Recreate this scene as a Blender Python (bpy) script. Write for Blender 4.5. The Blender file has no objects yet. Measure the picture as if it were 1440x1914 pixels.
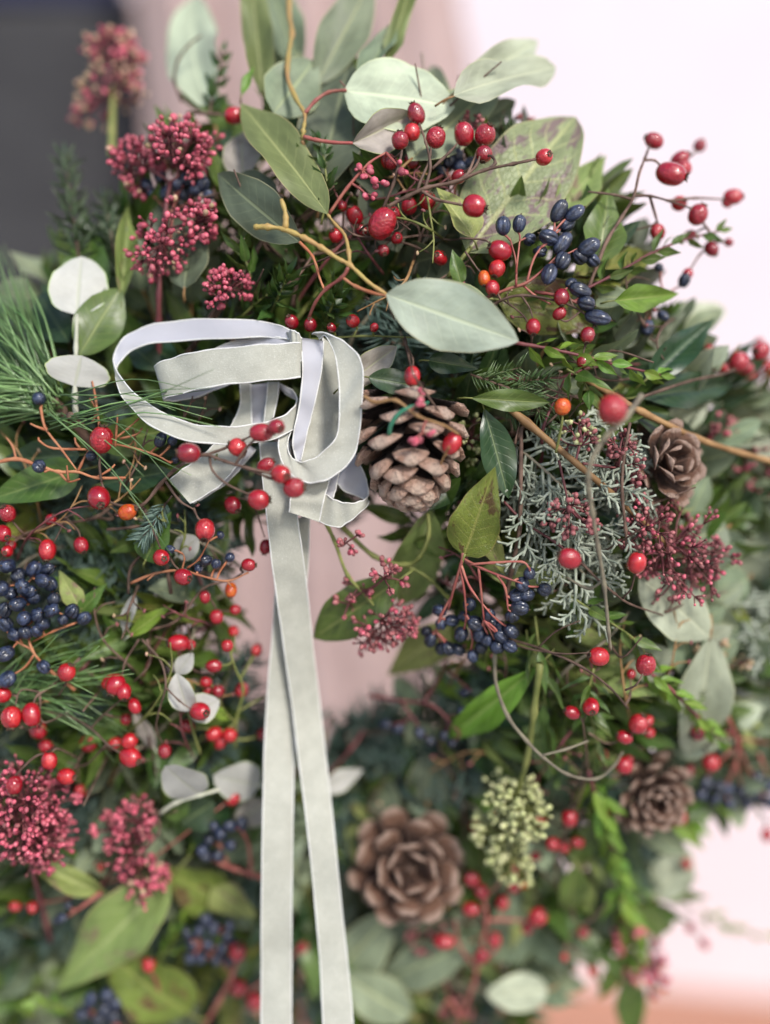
import bpy, math, random
import numpy as np
from mathutils import Vector, Matrix, Quaternion
R = math.radians
random.seed(7)
SC = bpy.context.scene
COL = SC.collection

# ------------------------------------------------------------------ camera, sky, sun, exposure
FOCUS = 0.50
K = 0.35 / 1440 / 0.50                 # metres per photo pixel per metre of distance
CAMZ = 0.80
cam = bpy.data.cameras.new('camera')
cam.sensor_fit = 'HORIZONTAL'; cam.sensor_width = 36
cam.lens = 36 * 0.50 / 0.35
cam.clip_start = 0.02; cam.clip_end = 200
cam.dof.use_dof = True; cam.dof.focus_distance = FOCUS
cam.dof.aperture_fstop = 1.6
cam_o = bpy.data.objects.new('camera', cam); COL.objects.link(cam_o)
cam_o.location = (0, 0, CAMZ); cam_o.rotation_euler = (R(90), 0, 0)
SC.camera = cam_o

SUN = Vector((0.40, -0.78, 0.56)).normalized()
world = bpy.data.worlds.new('World'); SC.world = world; world.use_nodes = True
wn = world.node_tree.nodes; wl = world.node_tree.links
bg = wn['Background']
sky = wn.new('ShaderNodeTexSky'); sky.sky_type = 'NISHITA'; sky.sun_disc = False
sky.sun_elevation = math.asin(SUN.z); sky.sun_rotation = math.atan2(SUN.x, SUN.y)
sky.air_density = 1.0; sky.dust_density = 1.0; sky.ozone_density = 1.0
wl.new(sky.outputs[0], bg.inputs[0]); bg.inputs[1].default_value = 0.13
sl = bpy.data.lights.new('sun', 'SUN'); sl.energy = 2.2; sl.angle = R(12); sl.color = (1.0, 0.95, 0.885)
so = bpy.data.objects.new('sun', sl); COL.objects.link(so)
so.rotation_euler = SUN.to_track_quat('Z', 'Y').to_euler(); so.location = (1, -1, 3)
SC.view_settings.view_transform = 'Standard'; SC.view_settings.look = 'None'
SC.view_settings.exposure = 0.68; SC.view_settings.gamma = 1
SC.cycles.use_denoising = True
SC.cycles.max_bounces = 8; SC.cycles.diffuse_bounces = 4; SC.cycles.glossy_bounces = 3
SC.cycles.transmission_bounces = 4; SC.cycles.caustics_reflective = False; SC.cycles.caustics_refractive = False

# ------------------------------------------------------------------ photo pixel + depth -> point
GX = [0, 360, 720, 1080, 1440]
GY = [0, 320, 640, 960, 1280, 1600, 1914]
GD = np.array([[12, 7, 4, 7, 14], [8, 2.5, .5, 1, 5], [3, 1, 0, 0, 5], [1.5, .5, 1, 0, 5],
               [2, 2, 7, 1, 5], [4, 6, 8, 7, 12], [10, 11, 11, 12, 17]], float)
def surf(x, y):
    x = min(max(x, 0), 1439.9); y = min(max(y, 0), 1913.9)
    i = int(x // 360); j = max(q for q in range(6) if GY[q] <= y)
    a = (x - GX[i]) / 360; b = (y - GY[j]) / (GY[j + 1] - GY[j])
    v = (GD[j, i] * (1 - a) + GD[j, i + 1] * a) * (1 - b) + (GD[j + 1, i] * (1 - a) + GD[j + 1, i + 1] * a) * b
    return FOCUS + v / 100
def PD(x, y, d): return Vector(((x - 720) * K * d, d, CAMZ - (y - 957) * K * d))
def P(x, y, o=0.0): return PD(x, y, surf(x, y) + o / 100)
def px(n, x=720, y=640): return n * K * surf(x, y)
CAMDIR = Vector((0, -1, 0))
def rv(s=1.0): return Vector((random.uniform(-s, s), random.uniform(-s, s), random.uniform(-s, s)))

# ------------------------------------------------------------------ node helpers
class NT:
    def __init__(s, name):
        s.m = bpy.data.materials.new(name); s.m.use_nodes = True
        s.t = s.m.node_tree; s.n = s.t.nodes; s.l = s.t.links
        s.bsdf = s.n['Principled BSDF']; s.out = s.n['Material Output']
    def set(s, sock, v):
        if hasattr(v, 'is_linked') or isinstance(v, bpy.types.NodeSocket): s.l.new(v, sock)
        else:
            if sock.type == 'RGBA' and len(v) == 3: v = (*v, 1)
            sock.default_value = v
    def math(s, op, a, b=0.0, c=0.0, clamp=False):
        n = s.n.new('ShaderNodeMath'); n.operation = op; n.use_clamp = clamp
        s.set(n.inputs[0], a); s.set(n.inputs[1], b); s.set(n.inputs[2], c)
        return n.outputs[0]
    def mix(s, f, a, b, mode='MIX'):
        n = s.n.new('ShaderNodeMix'); n.data_type = 'RGBA'; n.blend_type = mode
        s.set(n.inputs[0], f); s.set(n.inputs[6], a); s.set(n.inputs[7], b)
        return n.outputs[2]
    def rng(s, v, a, b, c=0.0, d=1.0):
        n = s.n.new('ShaderNodeMapRange'); n.interpolation_type = 'SMOOTHSTEP'
        s.set(n.inputs[0], v); n.inputs[1].default_value = a; n.inputs[2].default_value = b
        n.inputs[3].default_value = c; n.inputs[4].default_value = d
        return n.outputs[0]
    def noise(s, scale, vec=None, detail=3.0, rough=0.55):
        n = s.n.new('ShaderNodeTexNoise'); n.inputs['Scale'].default_value = scale
        n.inputs['Detail'].default_value = detail; n.inputs['Roughness'].default_value = rough
        if vec is not None: s.l.new(vec, n.inputs['Vector'])
        return n.outputs[0]
    def coord(s, which='Object'):
        return s.n.new('ShaderNodeTexCoord').outputs[which]
    def rand(s): return s.n.new('ShaderNodeObjectInfo').outputs['Random']
    def bump(s, h, strength, dist):
        n = s.n.new('ShaderNodeBump'); s.set(n.inputs['Strength'], strength)
        n.inputs['Distance'].default_value = dist; s.l.new(h, n.inputs['Height'])
        s.l.new(n.outputs[0], s.bsdf.inputs['Normal']); return n
    def shift(s, vec, r, k=13.0):
        n = s.n.new('ShaderNodeVectorMath'); n.operation = 'ADD'; s.l.new(vec, n.inputs[0])
        c = s.n.new('ShaderNodeCombineXYZ'); q = s.math('MULTIPLY', r, k)
        for i in range(3): s.l.new(q, c.inputs[i])
        s.l.new(c.outputs[0], n.inputs[1]); return n.outputs[0]

def leaf_mat(name, top, under, vein, margin=None, rough=0.45, nv=9, vstr=0.45, blotch=None, bamt=0.5,
             spec=0.5, transl=0.18, coat=0.0, var=0.22, retic=0.0):
    t = NT(name); b = t.bsdf
    uv = t.coord('UV'); r = t.rand()
    sx = t.n.new('ShaderNodeSeparateXYZ'); t.l.new(uv, sx.inputs[0])
    u, v = sx.outputs[0], sx.outputs[1]
    au = t.math('MULTIPLY', t.math('ABSOLUTE', t.math('SUBTRACT', u, 0.5)), 2.0)
    mid = t.rng(au, 0.025, 0.085, 1, 0)
    wob = t.math('MULTIPLY', t.noise(6.0, t.shift(uv, r)), 0.5)
    sv = t.math('PINGPONG', t.math('ADD', t.math('SUBTRACT', t.math('MULTIPLY', v, float(nv)), t.math('MULTIPLY', au, 1.7)), wob), 0.5)
    side = t.math('MULTIPLY', t.rng(sv, 0.02, 0.10, 1, 0), t.math('MULTIPLY', t.rng(au, 0.55, 1.0, 1, 0), vstr))
    veins = t.math('MAXIMUM', mid, side)
    n1 = t.noise(4.0, t.shift(uv, r), 4)
    n2 = t.noise(60.0, t.shift(uv, r), 2)
    col = t.mix(t.rng(n1, 0.25, 0.75), tuple(c * (1 - var) for c in top), tuple(min(1, c * (1 + var)) for c in top))
    if blotch:
        nb = t.noise(3.2, t.shift(uv, r, 31.0), 5, 0.65)
        col = t.mix(t.math('MULTIPLY', t.rng(nb, 0.64 - 0.2 * bamt, 0.70 - 0.2 * bamt), 0.85), col, blotch)
    col = t.mix(t.math('MULTIPLY', t.rng(n2, 0.66, 0.74), 0.35), col, tuple(c * 0.55 for c in top))
    und = t.mix(t.rng(n1, 0.2, 0.8), tuple(c * 0.88 for c in under), under)
    geo = t.n.new('ShaderNodeNewGeometry')
    col = t.mix(geo.outputs['Backfacing'], col, und)
    col = t.mix(t.math('MULTIPLY', veins, 0.8), col, vein)
    if margin: col = t.mix(t.math('MULTIPLY', t.rng(au, 0.945, 0.985), 0.8), col, margin)
    # each leaf a little darker or paler than the next
    hs = t.n.new('ShaderNodeHueSaturation'); t.l.new(col, hs.inputs['Color'])
    t.l.new(t.math('ADD', t.math('MULTIPLY', r, 0.4), 0.8), hs.inputs['Value'])
    t.l.new(t.math('ADD', t.math('MULTIPLY', t.math('FRACT', t.math('MULTIPLY', r, 7.3)), 0.04), 0.48), hs.inputs['Hue'])
    col = hs.outputs[0]
    t.l.new(col, b.inputs['Base Color'])
    t.l.new(t.math('ADD', t.math('MULTIPLY', n1, 0.3), rough - 0.15), b.inputs['Roughness'])
    b.inputs['Specular IOR Level'].default_value = spec
    b.inputs['Coat Weight'].default_value = coat; b.inputs['Coat Roughness'].default_value = 0.25
    h = t.math('ADD', t.math('MULTIPLY', veins, -0.6), t.math('MULTIPLY', n2, 0.12))
    if retic:
        vo = t.n.new('ShaderNodeTexVoronoi'); vo.feature = 'DISTANCE_TO_EDGE'; vo.inputs['Scale'].default_value = 22
        t.l.new(t.shift(uv, r), vo.inputs['Vector'])
        h = t.math('ADD', h, t.math('MULTIPLY', t.rng(vo.outputs['Distance'], 0.0, 0.12), retic))
    t.bump(h, 0.55, 0.0006)
    tr = t.n.new('ShaderNodeBsdfTranslucent'); mx = t.n.new('ShaderNodeMixShader')
    t.l.new(t.mix(0.5, col, (0.30, 0.42, 0.06)), tr.inputs[0]); mx.inputs[0].default_value = transl
    t.l.new(b.outputs[0], mx.inputs[1]); t.l.new(tr.outputs[0], mx.inputs[2]); t.l.new(mx.outputs[0], t.out.inputs[0])
    return t.m

def plain_mat(name, ca, cb, scale=60.0, rough=0.6, spec=0.4, bump=0.3, dist=0.0005, coat=0.0, var=0.25, sss=0.0):
    t = NT(name); b = t.bsdf; r = t.rand()
    n = t.noise(scale, t.shift(t.coord('Object'), r, 3.0), 4)
    col = t.mix(t.rng(n, 0.3, 0.7), ca, cb)
    hs = t.n.new('ShaderNodeHueSaturation'); t.l.new(col, hs.inputs['Color'])
    t.l.new(t.math('ADD', t.math('MULTIPLY', r, 2 * var), 1 - var), hs.inputs['Value'])
    t.l.new(hs.outputs[0], b.inputs['Base Color'])
    b.inputs['Roughness'].default_value = rough; b.inputs['Specular IOR Level'].default_value = spec
    b.inputs['Coat Weight'].default_value = coat; b.inputs['Coat Roughness'].default_value = 0.12
    if bump: t.bump(n, bump, dist)
    return t.m

def hip_mat():
    t = NT('rosehip_skin'); b = t.bsdf; r = t.rand(); co = t.coord('Object')
    n = t.noise(2.2, t.shift(co, r), 4); n2 = t.noise(9.0, t.shift(co, r), 3)
    rr = t.n.new('ShaderNodeValToRGB'); t.l.new(r, rr.inputs[0])
    e = rr.color_ramp.elements
    e[0].position = 0.0; e[0].color = (0.18, 0.003, 0.012, 1); e[1].position = 1.0; e[1].color = (0.52, 0.016, 0.018, 1)
    q = e.new(0.5); q.color = (0.38, 0.005, 0.018, 1)
    col = t.mix(t.rng(n, 0.35, 0.75), rr.outputs[0], (0.30, 0.004, 0.012))
    col = t.mix(t.math('MULTIPLY', t.rng(n2, 0.62, 0.72), 0.35), col, (0.62, 0.10, 0.06))
    t.l.new(col, b.inputs['Base Color']); b.inputs['Roughness'].default_value = 0.27
    b.inputs['Specular IOR Level'].default_value = 0.55
    b.inputs['Coat Weight'].default_value = 0.8; b.inputs['Coat Roughness'].default_value = 0.07
    b.inputs['Subsurface Weight'].default_value = 0.0
    t.bump(t.math('ADD', t.math('MULTIPLY', n2, 0.6), t.math('MULTIPLY', n, 2.0)), t.math('ADD', 0.06, t.math('MULTIPLY', t.math('FRACT', t.math('MULTIPLY', r, 5.7)), 0.30)), 0.10)
    return t.m
def navy_mat():
    t = NT('navy_berry_skin'); b = t.bsdf; r = t.rand(); co = t.coord('Object')
    n = t.noise(3.0, t.shift(co, r), 4)
    col = t.mix(t.rng(n, 0.35, 0.7), (0.005, 0.008, 0.022), (0.030, 0.044, 0.095))
    hs = t.n.new('ShaderNodeHueSaturation'); t.l.new(col, hs.inputs['Color'])
    t.l.new(t.math('ADD', t.math('MULTIPLY', r, 0.8), 0.6), hs.inputs['Value'])
    t.l.new(hs.outputs[0], b.inputs['Base Color'])
    b.inputs['Roughness'].default_value = 0.34; b.inputs['Metallic'].default_value = 0.15
    b.inputs['Coat Weight'].default_value = 0.7; b.inputs['Coat Roughness'].default_value = 0.16
    t.bump(t.noise(12.0, co, 4), 0.3, 0.05)
    return t.m
def velvet_mat():
    t = NT('sage_velvet'); b = t.bsdf; co = t.coord('Object')
    n = t.noise(130.0, co, 4, 0.6); n2 = t.noise(1500.0, co, 2); mp = t.n.new('ShaderNodeMapping'); mp.inputs['Scale'].default_value = (26, 9, 1); t.l.new(t.coord('UV'), mp.inputs[0]); n3 = t.noise(1.0, mp.outputs[0], 4, 0.7)
    col = t.mix(t.rng(n, 0.30, 0.72), (0.365, 0.365, 0.315), (0.42, 0.42, 0.365))
    col = t.mix(t.math('MULTIPLY', t.rng(n3, 0.50, 0.72), 0.4), col, (0.52, 0.52, 0.475))
    t.l.new(t.mix(t.math('MULTIPLY', t.rng(n2, 0.58, 0.72), 0.22), col, (0.84, 0.84, 0.80)), b.inputs['Base Color'])  # pale specks put the velvet's sparkle into the colour
    b.inputs['Roughness'].default_value = 0.75; b.inputs['Specular IOR Level'].default_value = 0.25
    b.inputs['Sheen Weight'].default_value = 1.0; b.inputs['Sheen Roughness'].default_value = 0.3
    t.bump(t.math('ADD', n2, n3), 0.22, 0.0006)
    return t.m
def satin_mat():
    t = NT('ribbon_back'); b = t.bsdf
    uv = t.coord('UV'); w = t.n.new('ShaderNodeTexWave'); w.inputs['Scale'].default_value = 14
    w.inputs['Distortion'].default_value = 0.4; w.bands_direction = 'DIAGONAL'; t.l.new(uv, w.inputs['Vector'])
    t.l.new(t.mix(t.math('MULTIPLY', w.outputs[1], 0.5), (0.42, 0.42, 0.465), (0.50, 0.50, 0.545)), b.inputs['Base Color'])
    b.inputs['Roughness'].default_value = 0.5; t.bump(w.outputs[1], 0.3, 0.0004)
    return t.m
def cone_in_mat():
    t = NT('pine_cone_inner_wood'); b = t.bsdf; r = t.rand(); uv = t.coord('UV'); co = t.coord('Object')
    sx = t.n.new('ShaderNodeSeparateXYZ'); t.l.new(uv, sx.inputs[0])
    au = t.math('MULTIPLY', t.math('ABSOLUTE', t.math('SUBTRACT', sx.outputs[0], 0.5)), 2.0)
    n = t.noise(6.0, t.shift(co, r), 5, 0.65); n2 = t.noise(18.0, t.shift(co, r), 4, 0.7)
    e = t.math('ADD', t.math('MAXIMUM', sx.outputs[1], t.math('MULTIPLY', au, 0.93)), t.math('MULTIPLY', t.math('SUBTRACT', n, 0.5), 0.14))
    col = t.mix(t.rng(e, 0.52, 0.80), (0.085, 0.040, 0.026), (0.30, 0.155, 0.10))  # inner part painted darker for the shade deep between scales
    col = t.mix(t.rng(e, 0.84, 0.93), col, (0.62, 0.43, 0.34))
    col = t.mix(t.math('MULTIPLY', t.rng(n2, 0.58, 0.66), 0.5), col, (0.12, 0.06, 0.04))
    t.l.new(col, b.inputs['Base Color']); b.inputs['Roughness'].default_value = 0.62
    t.bump(t.math('ADD', n, n2), 0.7, 0.14)
    return t.m
def cone_mat():
    t = NT('pine_cone_wood'); b = t.bsdf; r = t.rand()
    uv = t.coord('UV'); co = t.coord('Object')
    sx = t.n.new('ShaderNodeSeparateXYZ'); t.l.new(uv, sx.inputs[0])
    au = t.math('MULTIPLY', t.math('ABSOLUTE', t.math('SUBTRACT', sx.outputs[0], 0.5)), 2.0)
    n = t.noise(5.0, t.shift(co, r), 5, 0.65); n2 = t.noise(16.0, t.shift(co, r), 4, 0.7)
    e = t.math('ADD', t.math('SUBTRACT', sx.outputs[1], t.math('MULTIPLY', au, 0.14)), t.math('MULTIPLY', t.math('SUBTRACT', n, 0.5), 0.18))
    tan = t.mix(t.rng(n, 0.3, 0.7), (0.52, 0.29, 0.205), (0.82, 0.56, 0.44))
    tan = t.mix(t.rng(e, 0.80, 0.92), tan, (0.84, 0.62, 0.49))
    tan = t.mix(t.math('MULTIPLY', t.rng(n2, 0.56, 0.66), 0.65), tan, (0.20, 0.095, 0.06))
    t.l.new(t.mix(t.rng(e, 0.57, 0.62), (0.040, 0.024, 0.022), tan), b.inputs['Base Color'])
    b.inputs['Roughness'].default_value = 0.68
    t.bump(t.math('ADD', n, n2), 0.7, 0.16)
    return t.m

EU = dict(rough=0.5, nv=10, vstr=0.22, transl=0.12, spec=0.35)
MAT = {
 'euc_pale': leaf_mat('pale_eucalyptus', (0.385, 0.425, 0.31), (0.38, 0.415, 0.31), (0.56, 0.60, 0.42), (0.52, 0.55, 0.34), **EU),
 'euc_blue': leaf_mat('bluish_eucalyptus', (0.385, 0.45, 0.355), (0.38, 0.44, 0.35), (0.58, 0.66, 0.46), (0.46, 0.46, 0.30), **EU),
 'euc_sage': leaf_mat('sage_eucalyptus', (0.19, 0.235, 0.15), (0.26, 0.30, 0.21), (0.36, 0.41, 0.22), (0.40, 0.42, 0.22), **EU),
 'euc_olive': leaf_mat('olive_eucalyptus', (0.145, 0.185, 0.070), (0.20, 0.23, 0.12), (0.30, 0.34, 0.14), (0.36, 0.33, 0.14), **EU),
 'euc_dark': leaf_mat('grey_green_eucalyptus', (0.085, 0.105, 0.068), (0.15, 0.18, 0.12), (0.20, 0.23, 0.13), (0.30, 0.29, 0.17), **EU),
 'white': leaf_mat('white_felted_leaf', (0.44, 0.435, 0.405), (0.44, 0.435, 0.405), (0.40, 0.41, 0.32), (0.38, 0.50, 0.14), rough=0.7, nv=8, vstr=0.28, transl=0.12, var=0.08),
 'mauve': leaf_mat('beige_leaf_back', (0.34, 0.30, 0.27), (0.36, 0.32, 0.29), (0.42, 0.40, 0.28), (0.40, 0.46, 0.16), rough=0.6, nv=8, vstr=0.2),
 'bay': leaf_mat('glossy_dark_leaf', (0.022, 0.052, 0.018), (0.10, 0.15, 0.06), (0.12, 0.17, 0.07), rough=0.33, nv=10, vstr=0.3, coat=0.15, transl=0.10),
 'green': leaf_mat('mid_green_leaf', (0.075, 0.135, 0.022), (0.15, 0.21, 0.07), (0.22, 0.28, 0.08), rough=0.42, nv=9, vstr=0.4, coat=0.1, transl=0.2),
 'bright': leaf_mat('fresh_green_leaf', (0.15, 0.27, 0.030), (0.24, 0.36, 0.08), (0.34, 0.42, 0.12), rough=0.42, nv=8, vstr=0.35, transl=0.28, coat=0.05),
 'box': leaf_mat('small_dark_leaf', (0.032, 0.075, 0.014), (0.08, 0.13, 0.035), (0.09, 0.15, 0.04), rough=0.38, nv=6, vstr=0.2, coat=0.12, transl=0.15),
 'mottle': leaf_mat('mottled_grey_green_leaf', (0.21, 0.25, 0.125), (0.24, 0.28, 0.15), (0.40, 0.43, 0.20), (0.30, 0.30, 0.15), rough=0.5, nv=8, vstr=0.7, blotch=(0.16, 0.095, 0.11), bamt=0.62, retic=1.0),
 'olive': leaf_mat('olive_mottled_leaf', (0.15, 0.185, 0.028), (0.19, 0.21, 0.07), (0.28, 0.28, 0.07), (0.20, 0.17, 0.05), rough=0.42, nv=9, vstr=0.55, blotch=(0.085, 0.025, 0.015), bamt=0.45, retic=0.6, transl=0.2),
 'lime': leaf_mat('yellow_green_leaf', (0.27, 0.33, 0.10), (0.32, 0.36, 0.15), (0.45, 0.48, 0.2), (0.42, 0.36, 0.15), rough=0.5, nv=8, vstr=0.45, blotch=(0.26, 0.15, 0.13), bamt=0.3, retic=0.4, transl=0.22),
 'yew': leaf_mat('narrow_grey_green_leaf', (0.055, 0.085, 0.045), (0.17, 0.21, 0.13), (0.12, 0.15, 0.08), rough=0.42, nv=4, vstr=0.0, coat=0.1, transl=0.1),
 'hip': hip_mat(), 'navy': navy_mat(), 'velvet': velvet_mat(), 'satin': satin_mat(), 'cone': cone_mat(), 'cone_in': cone_in_mat(),
 'hip_orange': plain_mat('orange_rosehip_skin', (0.55, 0.13, 0.012), (0.55, 0.05, 0.015), 3.0, 0.25, 0.5, 0.2, 0.05, 0.4, 0.12),
 'calyx': plain_mat('dry_calyx', (0.05, 0.03, 0.022), (0.14, 0.09, 0.06), 6.0, 0.85, 0.2, 0.4, 0.05),
 'bud_pink': plain_mat('pink_bud', (0.37, 0.05, 0.085), (0.58, 0.16, 0.20), 1.2, 0.5, 0.4, 0, 0.1, 0.0, 0.42),
 'bud_dark': plain_mat('dull_pink_bud', (0.20, 0.05, 0.058), (0.38, 0.15, 0.145), 1.2, 0.55, 0.4, 0, 0.1, 0.0, 0.42),
 'bud_green': plain_mat('pale_green_bud', (0.40, 0.44, 0.18), (0.54, 0.52, 0.30), 1.2, 0.55, 0.4, 0, 0.1, 0.0, 0.2),
 'bud_cream': plain_mat('cream_bud', (0.40, 0.30, 0.16), (0.52, 0.30, 0.24), 1.2, 0.55, 0.4, 0, 0.1, 0.0, 0.25),
 'st_wine': plain_mat('wine_red_stalk', (0.10, 0.026, 0.032), (0.18, 0.055, 0.055), 150, 0.55, 0.4, 0.2),
 'st_brown': plain_mat('brown_bark', (0.065, 0.038, 0.028), (0.16, 0.10, 0.075), 170, 0.7, 0.3, 0.5),
 'st_grey': plain_mat('grey_green_bark', (0.16, 0.135, 0.10), (0.26, 0.23, 0.16), 170, 0.65, 0.3, 0.5),
 'st_tan': plain_mat('tan_bark', (0.22, 0.12, 0.05), (0.34, 0.20, 0.09), 120, 0.6, 0.3, 0.3),
 'st_yellow': plain_mat('yellow_green_bark', (0.40, 0.33, 0.09), (0.42, 0.235, 0.095), 60, 0.5, 0.4, 0.25),
 'st_orange': plain_mat('orange_stalk', (0.30, 0.095, 0.045), (0.42, 0.19, 0.10), 90, 0.6, 0.3, 0.3),
 'st_pink': plain_mat('rose_red_stalk', (0.28, 0.065, 0.06), (0.36, 0.135, 0.10), 110, 0.5, 0.4, 0.25),
 'st_green': plain_mat('green_stalk', (0.12, 0.14, 0.035), (0.22, 0.23, 0.07), 120, 0.55, 0.4, 0.25),
 'st_white': plain_mat('whitish_stalk', (0.42, 0.43, 0.33), (0.52, 0.52, 0.42), 120, 0.65, 0.3, 0.2),
 'needle': plain_mat('pine_needle', (0.075, 0.165, 0.045), (0.20, 0.31, 0.12), 40, 0.35, 0.5, 0, 0.1, 0.2, 0.55),
 'fir': plain_mat('blue_green_needle', (0.045, 0.085, 0.066), (0.13, 0.19, 0.16), 90, 0.5, 0.4, 0, 0.1, 0.0, 0.3),
 'cyp': plain_mat('silver_green_frond', (0.17, 0.20, 0.15), (0.37, 0.40, 0.325), 220, 0.6, 0.3, 0.3, 0.0005, 0.0, 0.25),
 'moss': plain_mat('dark_moss', (0.010, 0.014, 0.006), (0.035, 0.035, 0.016), 160, 0.95, 0.1, 1.0, 0.004),
 'selvedge': plain_mat('white_selvedge', (0.58, 0.58, 0.55), (0.70, 0.70, 0.68), 1500, 0.7, 0.3, 0.6, 0.0004, 0, 0.02),
 'wire': plain_mat('green_coated_wire', (0.03, 0.16, 0.09), (0.05, 0.21, 0.13), 60, 0.4, 0.5, 0.1),
}

# ------------------------------------------------------------------ meshes
def mesh(name, verts, faces, mats, fm=None, uvs=None, smooth=True):
    me = bpy.data.meshes.new(name)
    me.from_pydata([tuple(v) for v in verts], [], [tuple(f) for f in faces])
    for m in (mats if isinstance(mats, (list, tuple)) else [mats]): me.materials.append(MAT[m] if isinstance(m, str) else m)
    if fm is not None: me.polygons.foreach_set('material_index', np.array(fm, np.int32))
    if uvs is not None:
        ul = me.uv_layers.new(name='UVMap')
        li = np.empty(len(me.loops), np.int32); me.loops.foreach_get('vertex_index', li)
        ul.data.foreach_set('uv', np.asarray(uvs, np.float32)[li].ravel())
    if smooth: me.polygons.foreach_set('use_smooth', np.ones(len(me.polygons), bool))
    me.update(); return me

def cr(pts, n=6):
    """smooth curve through the points"""
    p = [Vector(q) for q in pts]
    if len(p) < 3: return [p[0].lerp(p[1], i / 2) for i in range(3)]
    p = [p[0] * 2 - p[1]] + p + [p[-1] * 2 - p[-2]]
    out = []
    for i in range(1, len(p) - 2):
        a, b, c, d = p[i - 1:i + 3]
        for k in range(n):
            t = k / n
            out.append(0.5 * ((2 * b) + (c - a) * t + (2 * a - 5 * b + 4 * c - d) * t * t + (3 * b - a - 3 * c + d) * t ** 3))
    out.append(p[-2]); return out

def tube_data(path, rads, sides=6, knob=0.0, off=0):
    V, F = [], []
    n = len(path); up = Vector((0.31, -0.77, 0.55))
    for i, p in enumerate(path):
        t = (path[min(i + 1, n - 1)] - path[max(i - 1, 0)])
        t = t.normalized() if t.length > 1e-9 else Vector((0, 0, 1))
        a = t.cross(up); a = a.normalized() if a.length > 1e-4 else t.orthogonal().normalized()
        b = t.cross(a)
        r = rads[i] * (1 + knob * random.uniform(-1, 1))
        for s in range(sides):
            an = 2 * math.pi * s / sides
            V.append(p + (a * math.cos(an) + b * math.sin(an)) * r)
    for i in range(n - 1):
        for s in range(sides):
            s2 = (s + 1) % sides
            F.append((off + i * sides + s, off + i * sides + s2, off + (i + 1) * sides + s2, off + (i + 1) * sides + s))
    F.append(tuple(off + s for s in range(sides))[::-1]); F.append(tuple(off + (n - 1) * sides + s for s in range(sides)))
    return V, F

PROF = {
 'round': lambda v: math.sin(math.pi * v ** 0.82) ** 0.62,
 'ellip': lambda v: math.sin(math.pi * v ** 0.92) ** 0.75,
 'lance': lambda v: math.sin(math.pi * v ** 0.80) ** 1.15,
 'ovate': lambda v: (math.sin(math.pi * v ** 0.62) ** 0.95) * (1 - 0.12 * v),
 'broad': lambda v: math.sin(math.pi * v ** 0.88) ** 0.66,
 'bay':   lambda v: math.sin(math.pi * v ** 1.05) ** 0.9,
 'strap': lambda v: min(1, v * 6) ** .7 * min(1, (1 - v) * 4) ** .6,
}
_lc = {}
def leaf_mesh(kind, mat, bend=0.12, cup=0.18, wave=0.05, twist=0.0, curl=0.0, nv=12, nu=6, side=0.0, seed=0):
    key = (kind, mat, bend, cup, wave, twist, curl, nv, nu, side, seed)
    if key in _lc: return _lc[key]
    rnd = random.Random(str(key)); ph = rnd.uniform(0, 6.28); ph2 = rnd.uniform(0, 6.28)
    V, F, U = [], [], []
    for j in range(nv + 1):
        v = j / nv; w = max(PROF[kind](min(max(v, 1e-4), 1 - 1e-4)), 0.012) * 0.5
        w *= 1 + (0.045 * math.sin(7 * v + ph) + 0.018 * math.sin(23 * v + ph2) + 0.012 * rnd.uniform(-1, 1)) * (1 if nu > 2 else 0)
        tw = twist * (v - 0.3)
        for i in range(nu + 1):
            u = i / nu * 2 - 1
            y = u * w
            z = cup * abs(u) * w * (1 - 0.4 * abs(u)) + wave * math.sin(9 * v + ph + (1.7 if u > 0 else 0)) * u * u * w * 2 + curl * (u * w) ** 2 * 4
            y2 = y * math.cos(tw) - z * math.sin(tw); z2 = y * math.sin(tw) + z * math.cos(tw)
            x = v - 0.25 * bend * bend * v * v
            z2 += -bend * (v * v) + 0.012 * math.sin(5 * v + ph2)
            V.append((x, y2 + side * math.sin(math.pi * v), z2)); U.append((i / nu, v))
    for j in range(nv):
        for i in range(nu):
            a = j * (nu + 1) + i
            F.append((a, a + nu + 1, a + nu + 2, a + 1))
    me = mesh('leaf', V, F, mat, uvs=U); _lc[key] = me; return me

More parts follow.
